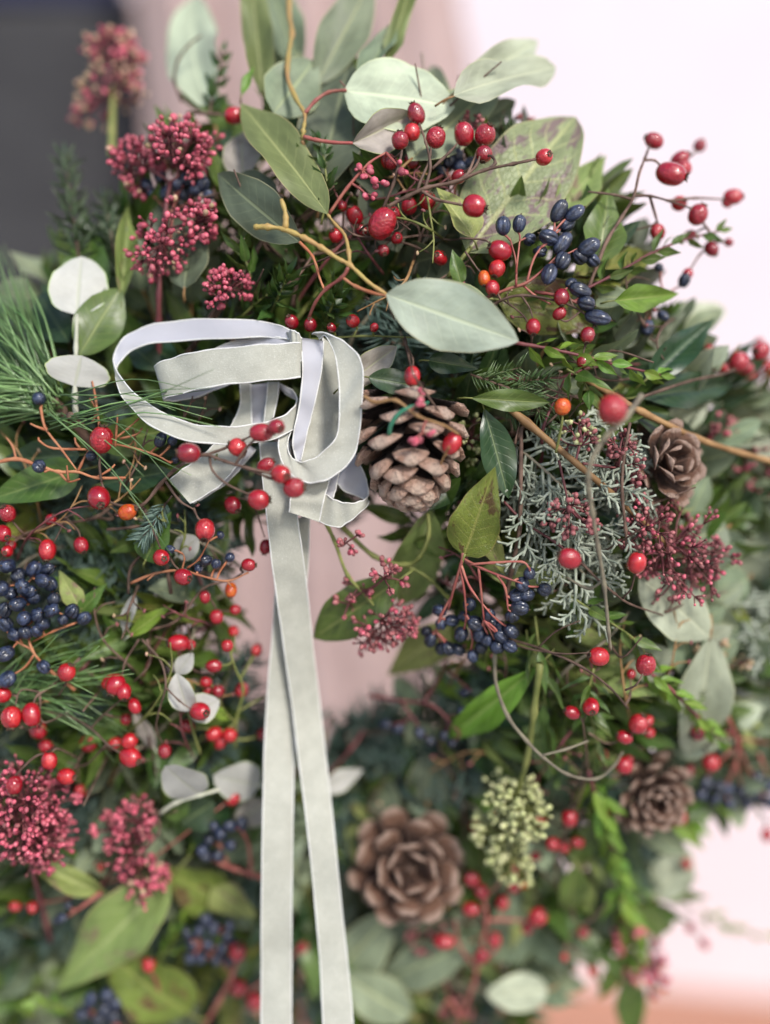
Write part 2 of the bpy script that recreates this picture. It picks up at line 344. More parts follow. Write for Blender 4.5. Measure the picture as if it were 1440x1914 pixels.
def lathe(prof, seg, fn=None):
    V, F = [], []
    m = len(prof)
    for j, (x, r) in enumerate(prof):
        for s in range(seg):
            an = 2 * math.pi * s / seg
            q = Vector((x, r * math.cos(an), r * math.sin(an)))
            V.append(fn(q, j / (m - 1), an) if fn else q)
    for j in range(m - 1):
        for s in range(seg):
            s2 = (s + 1) % seg
            F.append((j * seg + s, (j + 1) * seg + s, (j + 1) * seg + s2, j * seg + s2))
    F.append(tuple(range(seg))); F.append(tuple((m - 1) * seg + s for s in range(seg))[::-1])
    return V, F
def hip_meshes():
    """unit rosehip, +x towards the calyx, in a few shapes; and its calyx"""
    out = []
    for k in range(6):
        rn = random.Random(k); el = rn.uniform(0.50, 0.60); sh = [rn.uniform(-.05, .05) for _ in range(4)]
        wr = (0.0, 0.03, 0.0, 0.055, 0.02, 0.075)[k]
        pr = []
        for j in range(13):
            a = math.pi * j / 12
            pr.append((-math.cos(a) * el, max(0.5 * math.sin(a) ** 0.88, 0.035)))
        def fn(q, t, an):
            f = 1 + sh[0] * math.cos(an + sh[1] * 40) + sh[2] * math.cos(2 * an) - wr * max(0, math.cos(3 * an + 2.2 * math.sin(5 * t + k))) * math.sin(math.pi * t)
            x = q.x
            if t > 0.92: x -= (t - 0.92) * 0.35
            return Vector((x, q.y * f, q.z * f))
        V, F = lathe(pr, 16, fn); me = mesh('berry', V, F, ['hip', 'calyx'])
        out.append((me, el))
    V, F = [], []
    for (x0, r0, x1, r1) in ((-0.06, 0.14, 0.05, 0.17), (0.05, 0.17, 0.05, 0.08), (0.05, 0.08, -0.02, 0.05)):
        b = len(V)
        for x, r in ((x0, r0), (x1, r1)):
            for s in range(10):
                an = 2 * math.pi * s / 10; rr = r * (1 + 0.14 * (s % 2)); V.append(Vector((x, rr * math.cos(an), rr * math.sin(an))))
        for s in range(10):
            s2 = (s + 1) % 10; F.append((b + s, b + s2, b + 10 + s2, b + 10 + s))
    for s in range(5):
        an = 2 * math.pi * (s + .3) / 5; b = len(V); e = Vector((0, math.cos(an), math.sin(an))); f = Vector((0, -math.sin(an), math.cos(an)))
        V += [e * 0.13 + f * 0.05, e * 0.13 - f * 0.05, e * 0.22 + Vector((0.13, 0, 0)), e * 0.09 + Vector((0.07, 0, 0))]
        F += [(b, b + 1, b + 2), (b, b + 2, b + 3), (b + 1, b + 3, b + 2)]
    return out, mesh('calyx', V, F, 'calyx', smooth=False)
HIPS, CALYX = hip_meshes()
HIPS_O = []
for me, el in HIPS[:3]:
    m2 = me.copy(); m2.materials[0] = MAT['hip_orange']; HIPS_O.append((m2, el))
def navy_meshes():
    out = []
    for k in range(5):
        rn = random.Random(k + 40); el = (0.62, 0.56, 0.66, 0.52, 0.50)[k]; nr = (5, 6, 4, 5, 6)[k]; amp = (0.17, 0.19, 0.18, 0.24, 0.05)[k]; ph = rn.uniform(0, 6)
        pr = [(-math.cos(math.pi * j / 11) * el, max(0.5 * math.sin(math.pi * j / 11) ** 0.9, 0.03)) for j in range(12)]
        def fn(q, t, an):
            f = 1 - amp * (0.5 + 0.5 * math.cos(nr * an + ph + 0.8 * t)) ** 5 * math.sin(math.pi * t) ** .5 - amp * 0.4 * math.cos(2 * an + 3 * t)
            return Vector((q.x, q.y * f, q.z * f))
        V, F = lathe(pr, 40, fn); b = len(V)
        V2, F2 = lathe([(el - 0.03, 0.055), (el + 0.02, 0.06), (el + 0.10, 0.022)], 6)
        V += V2; F += [tuple(i + b for i in f) for f in F2]
        out.append(mesh('berry', V, F, ['navy', 'calyx'], fm=[0] * (len(F) - len(F2)) + [1] * len(F2)))
    return out
NAVY = navy_meshes()
def bud_mesh(mat):
    pr = [(-0.55, 0.10), (-0.42, 0.30), (-0.15, 0.47), (0.15, 0.48), (0.38, 0.33), (0.5, 0.10)]
    V, F = lathe(pr, 8); return mesh('bud', V, F, mat)
BUD = {m: bud_mesh(m) for m in ('bud_pink', 'bud_dark', 'bud_green', 'bud_cream')}
def scale_mesh(seed, open_=1.0, thk=0.115, mat='cone'):
    """one cone scale: x outwards along its length, z its outer face"""
    rn = random.Random(seed); nv, nu = 8, 4; V, F, U = [], [], []
    def w(v): return (0.20 + 0.62 * min(1, v / 0.72) ** 1.2) * (1 if v < 0.72 else max(0.30, (1 - ((v - 0.72) / 0.30) ** 2 * 0.72)))
    for side_ in (1, -1):
        for j in range(nv + 1):
            v = j / nv; ww = w(v) * 0.40
            th = 0.035 + thk * math.exp(-((v - 0.82) / 0.17) ** 2)
            for i in range(nu + 1):
                u = i / nu * 2 - 1
                if side_ == 1: z = th * (1 - 0.75 * u * u) + thk * .5 * math.exp(-((v - 0.84) / 0.07) ** 2 - (u / 0.3) ** 2)
                else: z = -th * 0.30 * (1 - u * u)
                V.append((v, u * ww + rn.uniform(-.008, .008), z - 0.10 * v * v * open_ + 0.05 * u * u * v + rn.uniform(-.006, .006))); U.append((i / nu, v))
    m = (nv + 1) * (nu + 1)
    for j in range(nv):
        for i in range(nu):
            a = j * (nu + 1) + i; q = (a, a + 1, a + nu + 2, a + nu + 1)
            F.append(q); F.append(tuple(m + k for k in q[::-1]))
        for i in (0, nu):
            a = j * (nu + 1) + i; b = a + nu + 1
            F.append((a, b, m + b, m + a) if i == 0 else (b, a, m + a, m + b))
    for i in range(nu):
        a = nv * (nu + 1) + i; F.append((a, a + 1, m + a + 1, m + a))
    return mesh('scale', V, F, mat, uvs=U)
SCALES = [scale_mesh(s) for s in range(6)]
THIN = [scale_mesh(s + 9, 1.5, .045, 'cone_in') for s in range(6)]
# ------------------------------------------------------------------ objects
def link(name, data, parent=None, mw=None):
    o = bpy.data.objects.new(name, data); COL.objects.link(o)
    if parent is not None:
        o.parent = parent
    if mw is not None: o.matrix_basis = mw
    return o
LABELS = {}
class Thing:
    def __init__(s, name, label, cat, base, group=None):
        s.base = Vector(base); s.e = link(name, None); s.e.location = s.base; s.e.empty_display_size = 0.005
        s.e['label'] = label; s.e['category'] = cat
        if group: s.e['group'] = group
        if label in LABELS: print('DUPLABEL', label)
        LABELS[label] = s.e
        s.inv = Matrix.Translation(-s.base)
    def add(s, name, me, mw=None, kind=None, label=None):
        o = link(name, me, s.e, s.inv @ mw if mw is not None else Matrix())
        if kind: o['kind'] = kind
        if label: o['label'] = label
        return o
    def tube(s, name, pts, w0, w1=None, mat='st_brown', n=5, sides=6, knob=0.12, parent=None):
        """pts world points; w0, w1 diameters in metres"""
        knob = {'st_yellow': .30, 'st_grey': .22, 'st_orange': .2}.get(mat, knob)
        path = cr(pts, n); w1 = w0 if w1 is None else w1; m = len(path) - 1
        nd = 1.28 if knob > .1 else 1.0      # swollen nodes where the twig bends
        V, F = tube_data([p - s.base for p in path], [(w0 + (w1 - w0) * i / m) / 2 * (nd if n > 3 and i % n == 0 and 0 < i < m else 1) for i in range(m + 1)], sides, knob)
        return link(name, mesh(name, V, F, mat), s.e)
    def leaf(s, B, T, W, N=None, kind='bay', mat='green', label=None, name='leaf', **kw):
        x = T - B; L = x.length; x = x / L
        n = Vector(N) if N is not None else CAMDIR + rv(0.25)
        n = n - x * n.dot(x)
        n = n.normalized() if n.length > 1e-4 else x.orthogonal().normalized()
        y = n.cross(x)
        M = Matrix(((x.x * L, y.x * W, n.x * L, B.x), (x.y * L, y.y * W, n.y * L, B.y), (x.z * L, y.z * W, n.z * L, B.z), (0, 0, 0, 1)))
        if 'z' in kw: pass
        me = leaf_mesh(kind, mat, **kw)
        return s.add(name, me, M, label=label)
def aim(p, d, sx, sy, roll=None):
    """matrix that puts +x of a unit shape along d"""
    d = Vector(d).normalized(); a = d.orthogonal().normalized()
    a = Quaternion(d, random.uniform(0, 6.28) if roll is None else roll) @ a
    b = d.cross(a)
    return Matrix(((d.x * sx, a.x * sy, b.x * sy, p.x), (d.y * sx, a.y * sy, b.y * sy, p.y), (d.z * sx, a.z * sy, b.z * sy, p.z), (0, 0, 0, 1)))
def pts(lst, o=0.0):
    return [P(q[0], q[1], o + (q[2] if len(q) > 2 else 0)) for q in lst]

# ------------------------------------------------------------------ setting: wall, floor, cloths behind
def setting():
    t = NT('pale_pink_plaster'); n = t.noise(6.0, t.coord('Object'), 5)
    t.l.new(t.mix(t.rng(n, 0.3, 0.7), (0.69, 0.60, 0.64), (0.72, 0.63, 0.67)), t.bsdf.inputs['Base Color'])
    t.bsdf.inputs['Roughness'].default_value = 0.8; t.bump(t.noise(90.0, t.coord('Object'), 4), 0.15, 0.002)
    w = mesh('wall', [(-6, 0, 0), (6, 0, 0), (6, 0, 4), (-6, 0, 4), (-6, .2, 0), (6, .2, 0), (6, .2, 4), (-6, .2, 4)],
             [(0, 1, 2, 3), (5, 4, 7, 6), (3, 2, 6, 7), (1, 0, 4, 5), (2, 1, 5, 6), (0, 3, 7, 4)], t.m, smooth=False)
    o = link('wall', w); o.location = (0.32, 1.865, -0.004); o.rotation_euler = (0, 0, R(-11)); o['kind'] = 'structure'
    o['label'] = 'pale pink plaster wall far behind the wreath'
    t = NT('terracotta_floor'); n = t.noise(3.0, t.coord('Object'), 5); n2 = t.noise(60.0, t.coord('Object'), 3)
    t.l.new(t.mix(t.rng(n, 0.3, 0.7), (0.44, 0.215, 0.135), (0.52, 0.26, 0.165)), t.bsdf.inputs['Base Color'])
    t.bsdf.inputs['Roughness'].default_value = 0.55; t.bump(n2, 0.2, 0.003)
    f = mesh('floor', [(-4, 1.25, .004), (4, 1.25, .004), (4, 3.2, .004), (-4, 3.2, .004)], [(0, 1, 2, 3)], t.m, smooth=False)
    g = plain_mat('neutral_bounce_ground', (0.30, 0.30, 0.29), (0.40, 0.40, 0.39), 8.0, 0.8, 0.3, 0.3, 0.003)  # unseen neutral ground, added to keep warm bounce off the ribbon
    o = link('ground', mesh('ground', [(-60, -60, 0), (60, -60, 0), (60, 60, 0), (-60, 60, 0)], [(0, 1, 2, 3)], g, smooth=False)); o['kind'] = 'structure'; o['label'] = 'unseen grey ground added to reduce warm bounce from the terracotta floor'
    o = link('floor', f); o['kind'] = 'structure'; o['label'] = 'terracotta floor below the pale wall'
    def cloth(name, label, cat, x0, x1, y0, y1, d, mat, folds, amp, edge=None, n=90):
        """hanging cloth between two photo columns, with vertical folds; thickness 3 mm"""
        V, F = [], []; m = 24
        for j in range(m + 1):
            b = j / m; y = y0 + (y1 - y0) * b
            for i in range(n + 1):
                a = i / n; x = x0 + (x1 - x0) * a
                if edge: x += edge(a, y)
                z = sum(am * math.sin(fr * a * 6.283 + ph + sw * b) for fr, am, ph, sw in folds) * amp
                V.append(PD(x, y, d + z))
        m1 = (m + 1) * (n + 1); V += [v + Vector((0, 0.003, 0)) for v in V]
        for j in range(m):
            for i in range(n):
                q = (j * (n + 1) + i, (j + 1) * (n + 1) + i, (j + 1) * (n + 1) + i + 1, j * (n + 1) + i + 1)
                F.append(q); F.append(tuple(k + m1 for k in q[::-1]))
            for i in (0, n):
                q = (j * (n + 1) + i, (j + 1) * (n + 1) + i); F.append((q[1], q[0], q[0] + m1, q[1] + m1))
        for j in (0, m):
            for i in range(n):
                q = (j * (n + 1) + i, j * (n + 1) + i + 1); F.append((q[0], q[1], q[1] + m1, q[0] + m1))
        c = sum(V, Vector()) / len(V)
        t = NT(name + '_weave'); nn = t.noise(24.0, t.coord('Object'), 4); n2 = t.noise(1500.0, t.coord('Object'), 2)
        t.l.new(t.mix(t.rng(nn, 0.3, 0.7), mat[0], mat[1]), t.bsdf.inputs['Base Color'])
        t.bsdf.inputs['Roughness'].default_value = 0.9; t.bsdf.inputs['Specular IOR Level'].default_value = 0.15
        t.bsdf.inputs['Sheen Weight'].default_value = 0.2; t.bump(n2, 0.4, 0.001)
        o = link(name, mesh(name, [v - c for v in V], F, t.m)); o.location = c
        o['label'] = label; o['category'] = cat
    cloth('linen_cloth', 'dusty pink cloth with soft folds hanging behind the wreath', 'cloth', 250, 850, -420, 1660, 1.10,
          ((0.37, 0.265, 0.25), (0.42, 0.31, 0.295)), [(3.0, .55, 2.0, 1.5), (5.2, .4, 1.0, -2.2), (9.0, .2, 0.4, 2.0)], 0.016,
          edge=lambda a, y: (1 - a) * (10 * math.sin(y / 130.0) + 22 * max(0, (y - 60) / 300)) + a * 45 * max(0, math.sin((y + 30) / 190)) + a * 120 * min(1, max(0, (y - 230) / 200)))
    cloth('grey_cloth', 'charcoal grey cloth hanging flat beside the pink cloth', 'cloth', -1100, 300, -8, 2100, 1.20,
          ((0.036, 0.035, 0.038), (0.050, 0.049, 0.052)), [(1.3, .6, 0.4, .6), (4.1, .25, 1.0, 1.2)], 0.012)
    cloth('navy_cloth', 'dark navy cloth above the charcoal grey cloth', 'cloth', -1100, 235, -420, 3, 1.192,
          ((0.020, 0.022, 0.05), (0.03, 0.032, 0.07)), [(1.3, .6, 0.4, .2)], 0.008)
    cloth('navy_skirt', 'dark navy cloth hanging low behind the big yellow green leaf', 'cloth', -900, 420, 1640, 2400, 0.78,
          ((0.020, 0.020, 0.045), (0.03, 0.03, 0.065)), [(2.3, .6, 0.4, .6)], 0.012)
setting()

# ------------------------------------------------------------------ builders
def frame_dir(ang, tow):
    """direction from an angle in the picture plane (0 right, 90 down) and how far it leans to the viewer"""
    a = R(ang); h = math.sqrt(max(0, 1 - tow * tow))
    return Vector((math.cos(a) * h, -tow, -math.sin(a) * h))

def hips(label, berries, stems, group='rosehip sprigs', o=0.0, smat='st_brown', w=7, name='rosehip_sprig', pw=5):
    """rosehip sprig: berries (x, y, diameter[, depth[, angle, lean]]), stems of photo points"""
    s0 = stems[0][0] if stems else berries[0]
    t = Thing(name, label, 'rosehip sprig', P(s0[0], s0[1], o + (s0[2] if stems and len(s0) > 2 else 0)), group)
    ends, nodes = [], []
    for k, st in enumerate(stems):
        q = pts(st, o); ww = px(w if k == 0 else w * 0.72, *st[0][:2])
        t.tube('stem' if k == 0 else 'twig', q, ww, ww * 0.6, smat, knob=0.16)
        nodes += cr(q, 6); ends += [q[-1]]
    for b in berries:
        x, y, d = b[:3]; ob = o + (b[3] if len(b) > 3 else 0)
        mats = HIPS
        if len(b) > 6: mats = HIPS_O
        c = P(x, y, ob); dm = d * .95 * K * surf(x, y)
        ne = min(ends, key=lambda e: (e - c).length) if ends else None
        hasst = ne is not None and (ne - c).length < dm * 0.95
        if not hasst and nodes:
            far = [q for q in nodes if (q - c).length > dm * 0.7]
            ne = min(far or nodes, key=lambda e: (e - c).length)
        if len(b) > 5 and b[4] is not None: dr = frame_dir(b[4], b[5])
        elif ne is not None and (c - ne).length > 1e-5: dr = ((c - ne).normalized() + rv(0.35) + CAMDIR * 0.15).normalized()
        else: dr = (CAMDIR * 0.6 + rv(1)).normalized()
        me, el = random.choice(mats)
        fat = random.uniform(0.93, 1.07)
        M = aim(c, dr, dm * random.uniform(0.94, 1.08), dm * fat * 0.98)
        o2 = t.add('berry', me, M)
        if d >= 20:
            c2 = link('calyx', CALYX, o2); c2.matrix_basis = Matrix.Translation((el - 0.02, 0, 0))
        if nodes and not hasst:
            e = c - dr * dm * 0.5
            mid = (ne + e) / 2 + rv((ne - e).length * 0.10) - dr * (ne - e).length * 0.12
            t.tube('twig', [ne, mid, e], px(pw, x, y) * 0.9, px(pw, x, y) * 0.75, smat, n=4, sides=5)
    return t

def navy(label, berries, hub, branches, group='navy berry sprigs', o=0.0, size=30, smat='st_pink', extra=(), w=7, oblong=.9, name='berry_sprig'):
    """navy berries on pedicels that run to the nearest branch"""
    t = Thing(name, label, 'berry sprig', P(hub[0], hub[1], o + 0.4), group)
    nodes = []
    for k, st in enumerate(branches):
        q = pts(st, o); ww = px(w if k == 0 else w * 0.7, *st[0][:2])
        t.tube('stem' if k == 0 else 'branch', q, ww, ww * 0.62, smat); nodes += cr(q, 5)
    h = P(hub[0], hub[1], o + 0.4)
    for b in berries:
        x, y = b[:2]; d = (b[2] if len(b) > 2 else size) * .92; ob = o + (b[3] if len(b) > 3 else random.uniform(-.35, .35))
        c = P(x, y, ob); dm = d * K * surf(x, y)
        far = [q for q in nodes if (q - c).length > dm * 0.6] or [h]
        ne = min(far, key=lambda e: (e - c).length + 0.25 * (e - h).length)
        dr = ((c - ne).normalized() + rv(0.3)).normalized()
        if len(b) > 4: dr = frame_dir(b[4], 0.15)
        M = aim(c, dr, dm * 1.0 * oblong * random.uniform(.95, 1.1), dm * random.uniform(0.9, 1.0))
        t.add('berry', random.choice(NAVY[:4] if oblong > 1 else NAVY), M)
        e = c - dr * dm * 0.5
        t.tube('pedicel', [ne, (ne + e) / 2 + rv((ne - e).length * .12), e], px(4.2, x, y), px(4.2, x, y), smat, n=3, sides=5)
    for b in extra:
        t.tube('branch', pts(b, o), px(5, *b[0][:2]), px(3.4, *b[0][:2]), smat, n=4)
    return t

def umbel(label, main, heads, group='bud clusters', o=0.0, bud='bud_pink', smat='st_wine', bs=12, w=13, name='bud_cluster', mixbud=None, mw=None, cat='flower buds'):
    """skimmia-like panicle: main stem; heads (x, y, radius, count[, depth, squash]) of buds on thin stalks"""
    t = Thing(name, label, cat, P(main[0][0], main[0][1], o), group)
    q = pts(main, o); t.tube('stem', q, px(w, *main[0][:2]), px(w * .6, *main[0][:2]), mw or smat)
    nodes = cr(q, 6)
    for hd in heads:
        x, y, r, cnt = hd[:4]; cnt = int(cnt * (1.7 if bud == 'bud_dark' else 2.0)); bz = bs * .80; oh = o + (hd[4] if len(hd) > 4 else 0)
        c = P(x, y, oh); rr = r * K * surf(x, y)
        near = sorted(nodes, key=lambda e: (e - c).length)
        base = next((e for e in near if (e - c).length > rr * 0.55), near[-1])
        ax = (c - base).normalized(); foot = c - ax * rr * 0.75
        t.tube('branch', [base, base.lerp(foot, .5) + rv(rr * .12), foot], px(6, x, y), px(4.5, x, y), smat, n=4, sides=5)
        V, F = [], []
        nsub = max(3, cnt // 6); subs = []
        for k in range(nsub):
            f = (k + 0.5) / nsub; ph = 2.4 * k + random.uniform(-.3, .3); th = math.acos(1 - 1.45 * f)
            a1 = ax.orthogonal().normalized(); a2 = ax.cross(a1)
            d = ax * math.cos(th) + (a1 * math.cos(ph) + a2 * math.sin(ph)) * math.sin(th)
            s = foot + ax * rr * 0.25 + d * rr * random.uniform(.38, .84)
            pth = [foot, foot.lerp(s, .6) + rv(rr * .04), s]
            v2, f2 = tube_data([p - t.base for p in cr(pth, 3)], [px(1.9, x, y)] * 7, 4, 0, len(V)); V += v2; F += f2
            subs.append((s, d))
        for k in range(cnt):
            s, d = subs[k % nsub]
            e = (d + rv(1.0)).normalized()
            p = s + e * rr * random.uniform(.22, .60)
            v2, f2 = tube_data([s - t.base, s.lerp(p, .5) - t.base + rv(rr * .02), p - t.base], [px(1.25, x, y)] * 3, 3, 0, len(V)); V += v2; F += f2
            sz = bz * K * surf(x, y) * random.uniform(.55, 1.25)
            bm = bud if (mixbud is None or random.random() > mixbud[1]) else mixbud[0]
            t.add('bud', BUD[bm], aim(p, e, sz * 1.15, sz))
        t.add('stalks', mesh('stalks', V, F, smat)).__setitem__('kind', 'stuff')
    return t

def leaves(label, lst, stems=(), group=None, o=0.0, smat='st_green', w=6, name='leaf_sprig', cat='leaf sprig', N=None):
    """leaves (bx, by, tx, ty, width, kind, material[, base depth, tip depth, options, normal])"""
    l0 = stems[0][0] if stems else lst[0]
    t = Thing(name, label, cat, P(l0[0], l0[1], o), group)
    for k, st in enumerate(stems):
        st, sm, ww = (st + [None] * 3)[:1] and (st, smat, w) if not isinstance(st, tuple) else st
        t.tube('stem' if k == 0 else 'twig', pts(st, o), px(ww, *st[0][:2]), px(ww * .7, *st[0][:2]), sm)
    for l in lst:
        bx, by, tx, ty, wd, kd, mt = l[:7]; ob = o + (l[7] if len(l) > 7 else 0); ot = o + (l[8] if len(l) > 8 else 0)
        kw = dict(l[9]) if len(l) > 9 and l[9] else {}
        n = l[10] if len(l) > 10 else None
        B, T = P(bx, by, ob), P(tx, ty, ot)
        kw.setdefault('bend', random.choice((0.03, 0.08, 0.14))); kw.setdefault('seed', random.randrange(3))
        t.leaf(B, T, wd * K * surf((bx + tx) / 2, (by + ty) / 2), n, kd, mt, **kw)
        if not stems:
            d = (B - T).normalized(); L = (B - T).length
            t.tube('stalk', [B + d * L * .16 + Vector((0, .004, 0)), B + d * L * .07, B + (T - B) * .03], px(max(4, wd * .06), bx, by), px(max(3, wd * .045), bx, by), smat, n=3, sides=5)
    return t

def sprig(label, main, n, L, W, kind, mat, group, o=0.0, name='box_sprig', cat='leaf sprig', smat='st_green', w=5, spread=55, start=.1, pair=True, grow=0.75, tip=True, P3=None, flat=.8, **kw):
    """leafy twig: leaves in pairs up a stem"""
    q = P3 if P3 else pts(main, o)
    t = Thing(name, label, cat, q[0], group)
    x0, y0 = (main[0][:2] if main else (720, 900))
    sc = K * q[0].y
    t.tube('stem', q, w * sc, w * .55 * sc, smat, n=4, sides=5)
    path = cr(q, 10); m = len(path) - 1
    kw.setdefault('nv', 8); kw.setdefault('nu', 4)
    for k in range(n):
        f = start + (1 - start) * (k + .5) / n; i = min(int(f * m), m - 1); p = path[i]; d = (path[i + 1] - path[i]).normalized()
        ref = CAMDIR + rv(0.15); side = d.cross(ref).normalized(); up = side.cross(d)
        if pair: ph = (math.pi if k % 2 else 0) + (k // 2) * 1.35 + random.uniform(-.4, .4)
        else: ph = k * 2.4
        e = (side * math.cos(ph) + up * math.sin(ph) * flat).normalized()
        sp = R(spread + random.uniform(-12, 12)) * (1 - .35 * f)
        ld = d * math.cos(sp) + e * math.sin(sp)
        nn = (d * math.sin(sp) - e * math.cos(sp)) * -1 + CAMDIR * .5
        ll = L * sc * random.uniform(.8, 1.15) * (1 - (1 - grow) * f)
        t.leaf(p, p + ld * ll, W * sc * random.uniform(.85, 1.15) * (1 - (1 - grow) * f), -nn if nn.dot(CAMDIR) < 0 else nn, kind, mat,
               bend=random.choice((.05, .15, .3)), cup=random.choice((.12, .3)), seed=random.randrange(2), **kw)
    if tip:
        d = (path[-1] - path[-3]).normalized()
        t.leaf(path[-1], path[-1] + d * L * sc * .7, W * sc * .6, None, kind, mat, bend=.05, seed=0, **kw)
    return t

def needles(label, main, n, L, mat, group, o=0.0, name='fir_sprig', w=6, smat='st_brown', nw=3.4, cat='conifer sprig', P3=None, flat=0.6, sub=True):
    """fir twig: short needles all along the stem and its side twigs; past counting, so one mesh"""
    q = P3 if P3 else pts(main, o)
    t = Thing(name, label, cat, q[0], group); sc = K * q[0].y
    t.tube('stem', q, w * sc, w * .5 * sc, smat, n=4, sides=5)
    axes = [cr(q, 8)]
    if sub:
        a = axes[0]
        for k in range(4):
            i = int((.2 + .17 * k) * len(a)); d = (a[i + 1] - a[i]).normalized(); s = d.cross(CAMDIR).normalized() * (1 if k % 2 else -1)
            ln = (a[-1] - a[0]).length * .42
            e = [a[i], a[i] + (d + s).normalized() * ln * .5 + rv(ln * .05), a[i] + (d * 1.3 + s).normalized() * ln]
            t.tube('twig', e, w * .6 * sc, w * .35 * sc, smat, n=3, sides=5); axes.append(cr(e, 6))
    V, F = [], []
    tot = sum((a[-1] - a[0]).length for a in axes)
    for a in axes:
        for k in range(int(n * (a[-1] - a[0]).length / tot)):
            f = random.random() * (len(a) - 1.01); i = int(f); p = a[i].lerp(a[i + 1], f - i); d = (a[i + 1] - a[i]).normalized()
            s = d.orthogonal().normalized(); s = Quaternion(d, random.uniform(0, 6.283)) @ s
            s.y *= flat; s = s.normalized()
            ln = L * sc * random.uniform(.7, 1.1); e = (d * .75 + s).normalized()
            pth = [p - t.base, p + e * ln * .5 - t.base, p + e * ln + d * ln * .12 - t.base]
            v2, f2 = tube_data(pth, [nw * sc * .4, nw * sc * .5, nw * sc * .12], 4, 0, len(V)); V += v2; F += f2
    t.add('needles', mesh('needles', V, F, mat)).__setitem__('kind', 'stuff')
    return t

def cypress(label, main, group, o=0.0, n=26, P3=None, mat='cyp', L=95, name='cypress_sprig'):
    """scaly silver green frond that forks twice; the fork tips past counting"""
    q = P3 if P3 else pts(main, o)
    t = Thing(name, label, 'conifer sprig', q[0], group); sc = K * q[0].y
    t.tube('stem', q, 6 * sc, 4 * sc, 'st_grey', n=4); a = cr(q, 10)
    for k in range(n):
        i = min(int((k + .5) / n * (len(a) - 1)), len(a) - 2); d = (a[i + 1] - a[i]).normalized()
        s = d.cross(CAMDIR + rv(.7)).normalized() * (1 if k % 2 else -1)
        V, F = [], []
        def grow(p, d, ln, w, lev):
            p2 = p + d * ln; m_ = p + d * ln * .5 + rv(ln * .06)
            path = cr([p - t.base, m_ - t.base, p2 - t.base], 3)
            v2, f2 = tube_data(path, [w * sc * (1 + .22 * (j % 2)) for j in range(len(path))], 5, .15, len(V)); V.extend(v2); F.extend(f2)
            if lev:
                sd = d.cross(CAMDIR + rv(.5)).normalized()
                for m, fr in enumerate((.3, .5, .7, .9)):
                    grow(p + d * ln * fr, (d + sd * (1 if m % 2 else -1) * random.uniform(.7, 1.1) + rv(.15)).normalized(), ln * random.uniform(.4, .55), w * .9, lev - 1)
        grow(a[i], (d * .7 + s + rv(.25)).normalized(), L * sc * random.uniform(.6, 1), 2.7, 2 if L > 60 else 1)
        t.add('frond', mesh('frond', V, F, mat))
    return t

def pine_cone(label, x, y, o, rad, ln, axis, n=58, spread0=100, spread1=22, roll=0.0, openup=1.0, wide=1.0, thin=False, gp=.85, group='pine cones'):
    """scales on a spiral round a core; axis points to the tip"""
    sc = K * surf(x, y); ax = Vector(axis).normalized(); c = P(x, y, o)
    rad *= sc; ln *= sc; b = c - ax * ln * .5
    t = Thing('pine_cone', label, 'pine cone', b, group)
    a1 = ax.orthogonal().normalized(); a2 = ax.cross(a1)
    V, F = tube_data([b - t.base + ax * ln * k for k in (.02, .3, .6, .9)], [rad * k for k in (.30, .30, .22, .06)], 10)
    t.add('core', mesh('core', V, F, 'st_brown'))
    for i in range(n):
        f = i / (n - 1); ph = i * 2.39996 + roll
        e = a1 * math.cos(ph) + a2 * math.sin(ph)
        g = f ** gp
        al = R(spread0 + (spread1 - spread0) * g + random.uniform(-5, 5))
        d = (e * math.sin(al) + ax * math.cos(al)).normalized(); zz = (e * math.cos(al) * -1 + ax * math.sin(al)) * -1
        # outer face looks back to the base
        L = rad * (0.80 + .42 * math.sin(math.pi * min(1, g * .8 + .18))) * (1 - .42 * g ** 2.4) * openup
        W = rad * wide * (0.86 if g < .8 else .86 - (g - .8) * 1.6) * random.uniform(.9, 1.08)
        p = b + ax * ln * (.06 + .72 * g) + e * rad * .10
        yv = zz.cross(d).normalized(); z = d.cross(yv)
        S = rad * .95
        M = Matrix(((d.x * L, yv.x * W, z.x * S, p.x), (d.y * L, yv.y * W, z.y * S, p.y), (d.z * L, yv.z * W, z.z * S, p.z), (0, 0, 0, 1)))
        t.add('scale', (THIN if thin else SCALES)[i % 6], M)
    return t

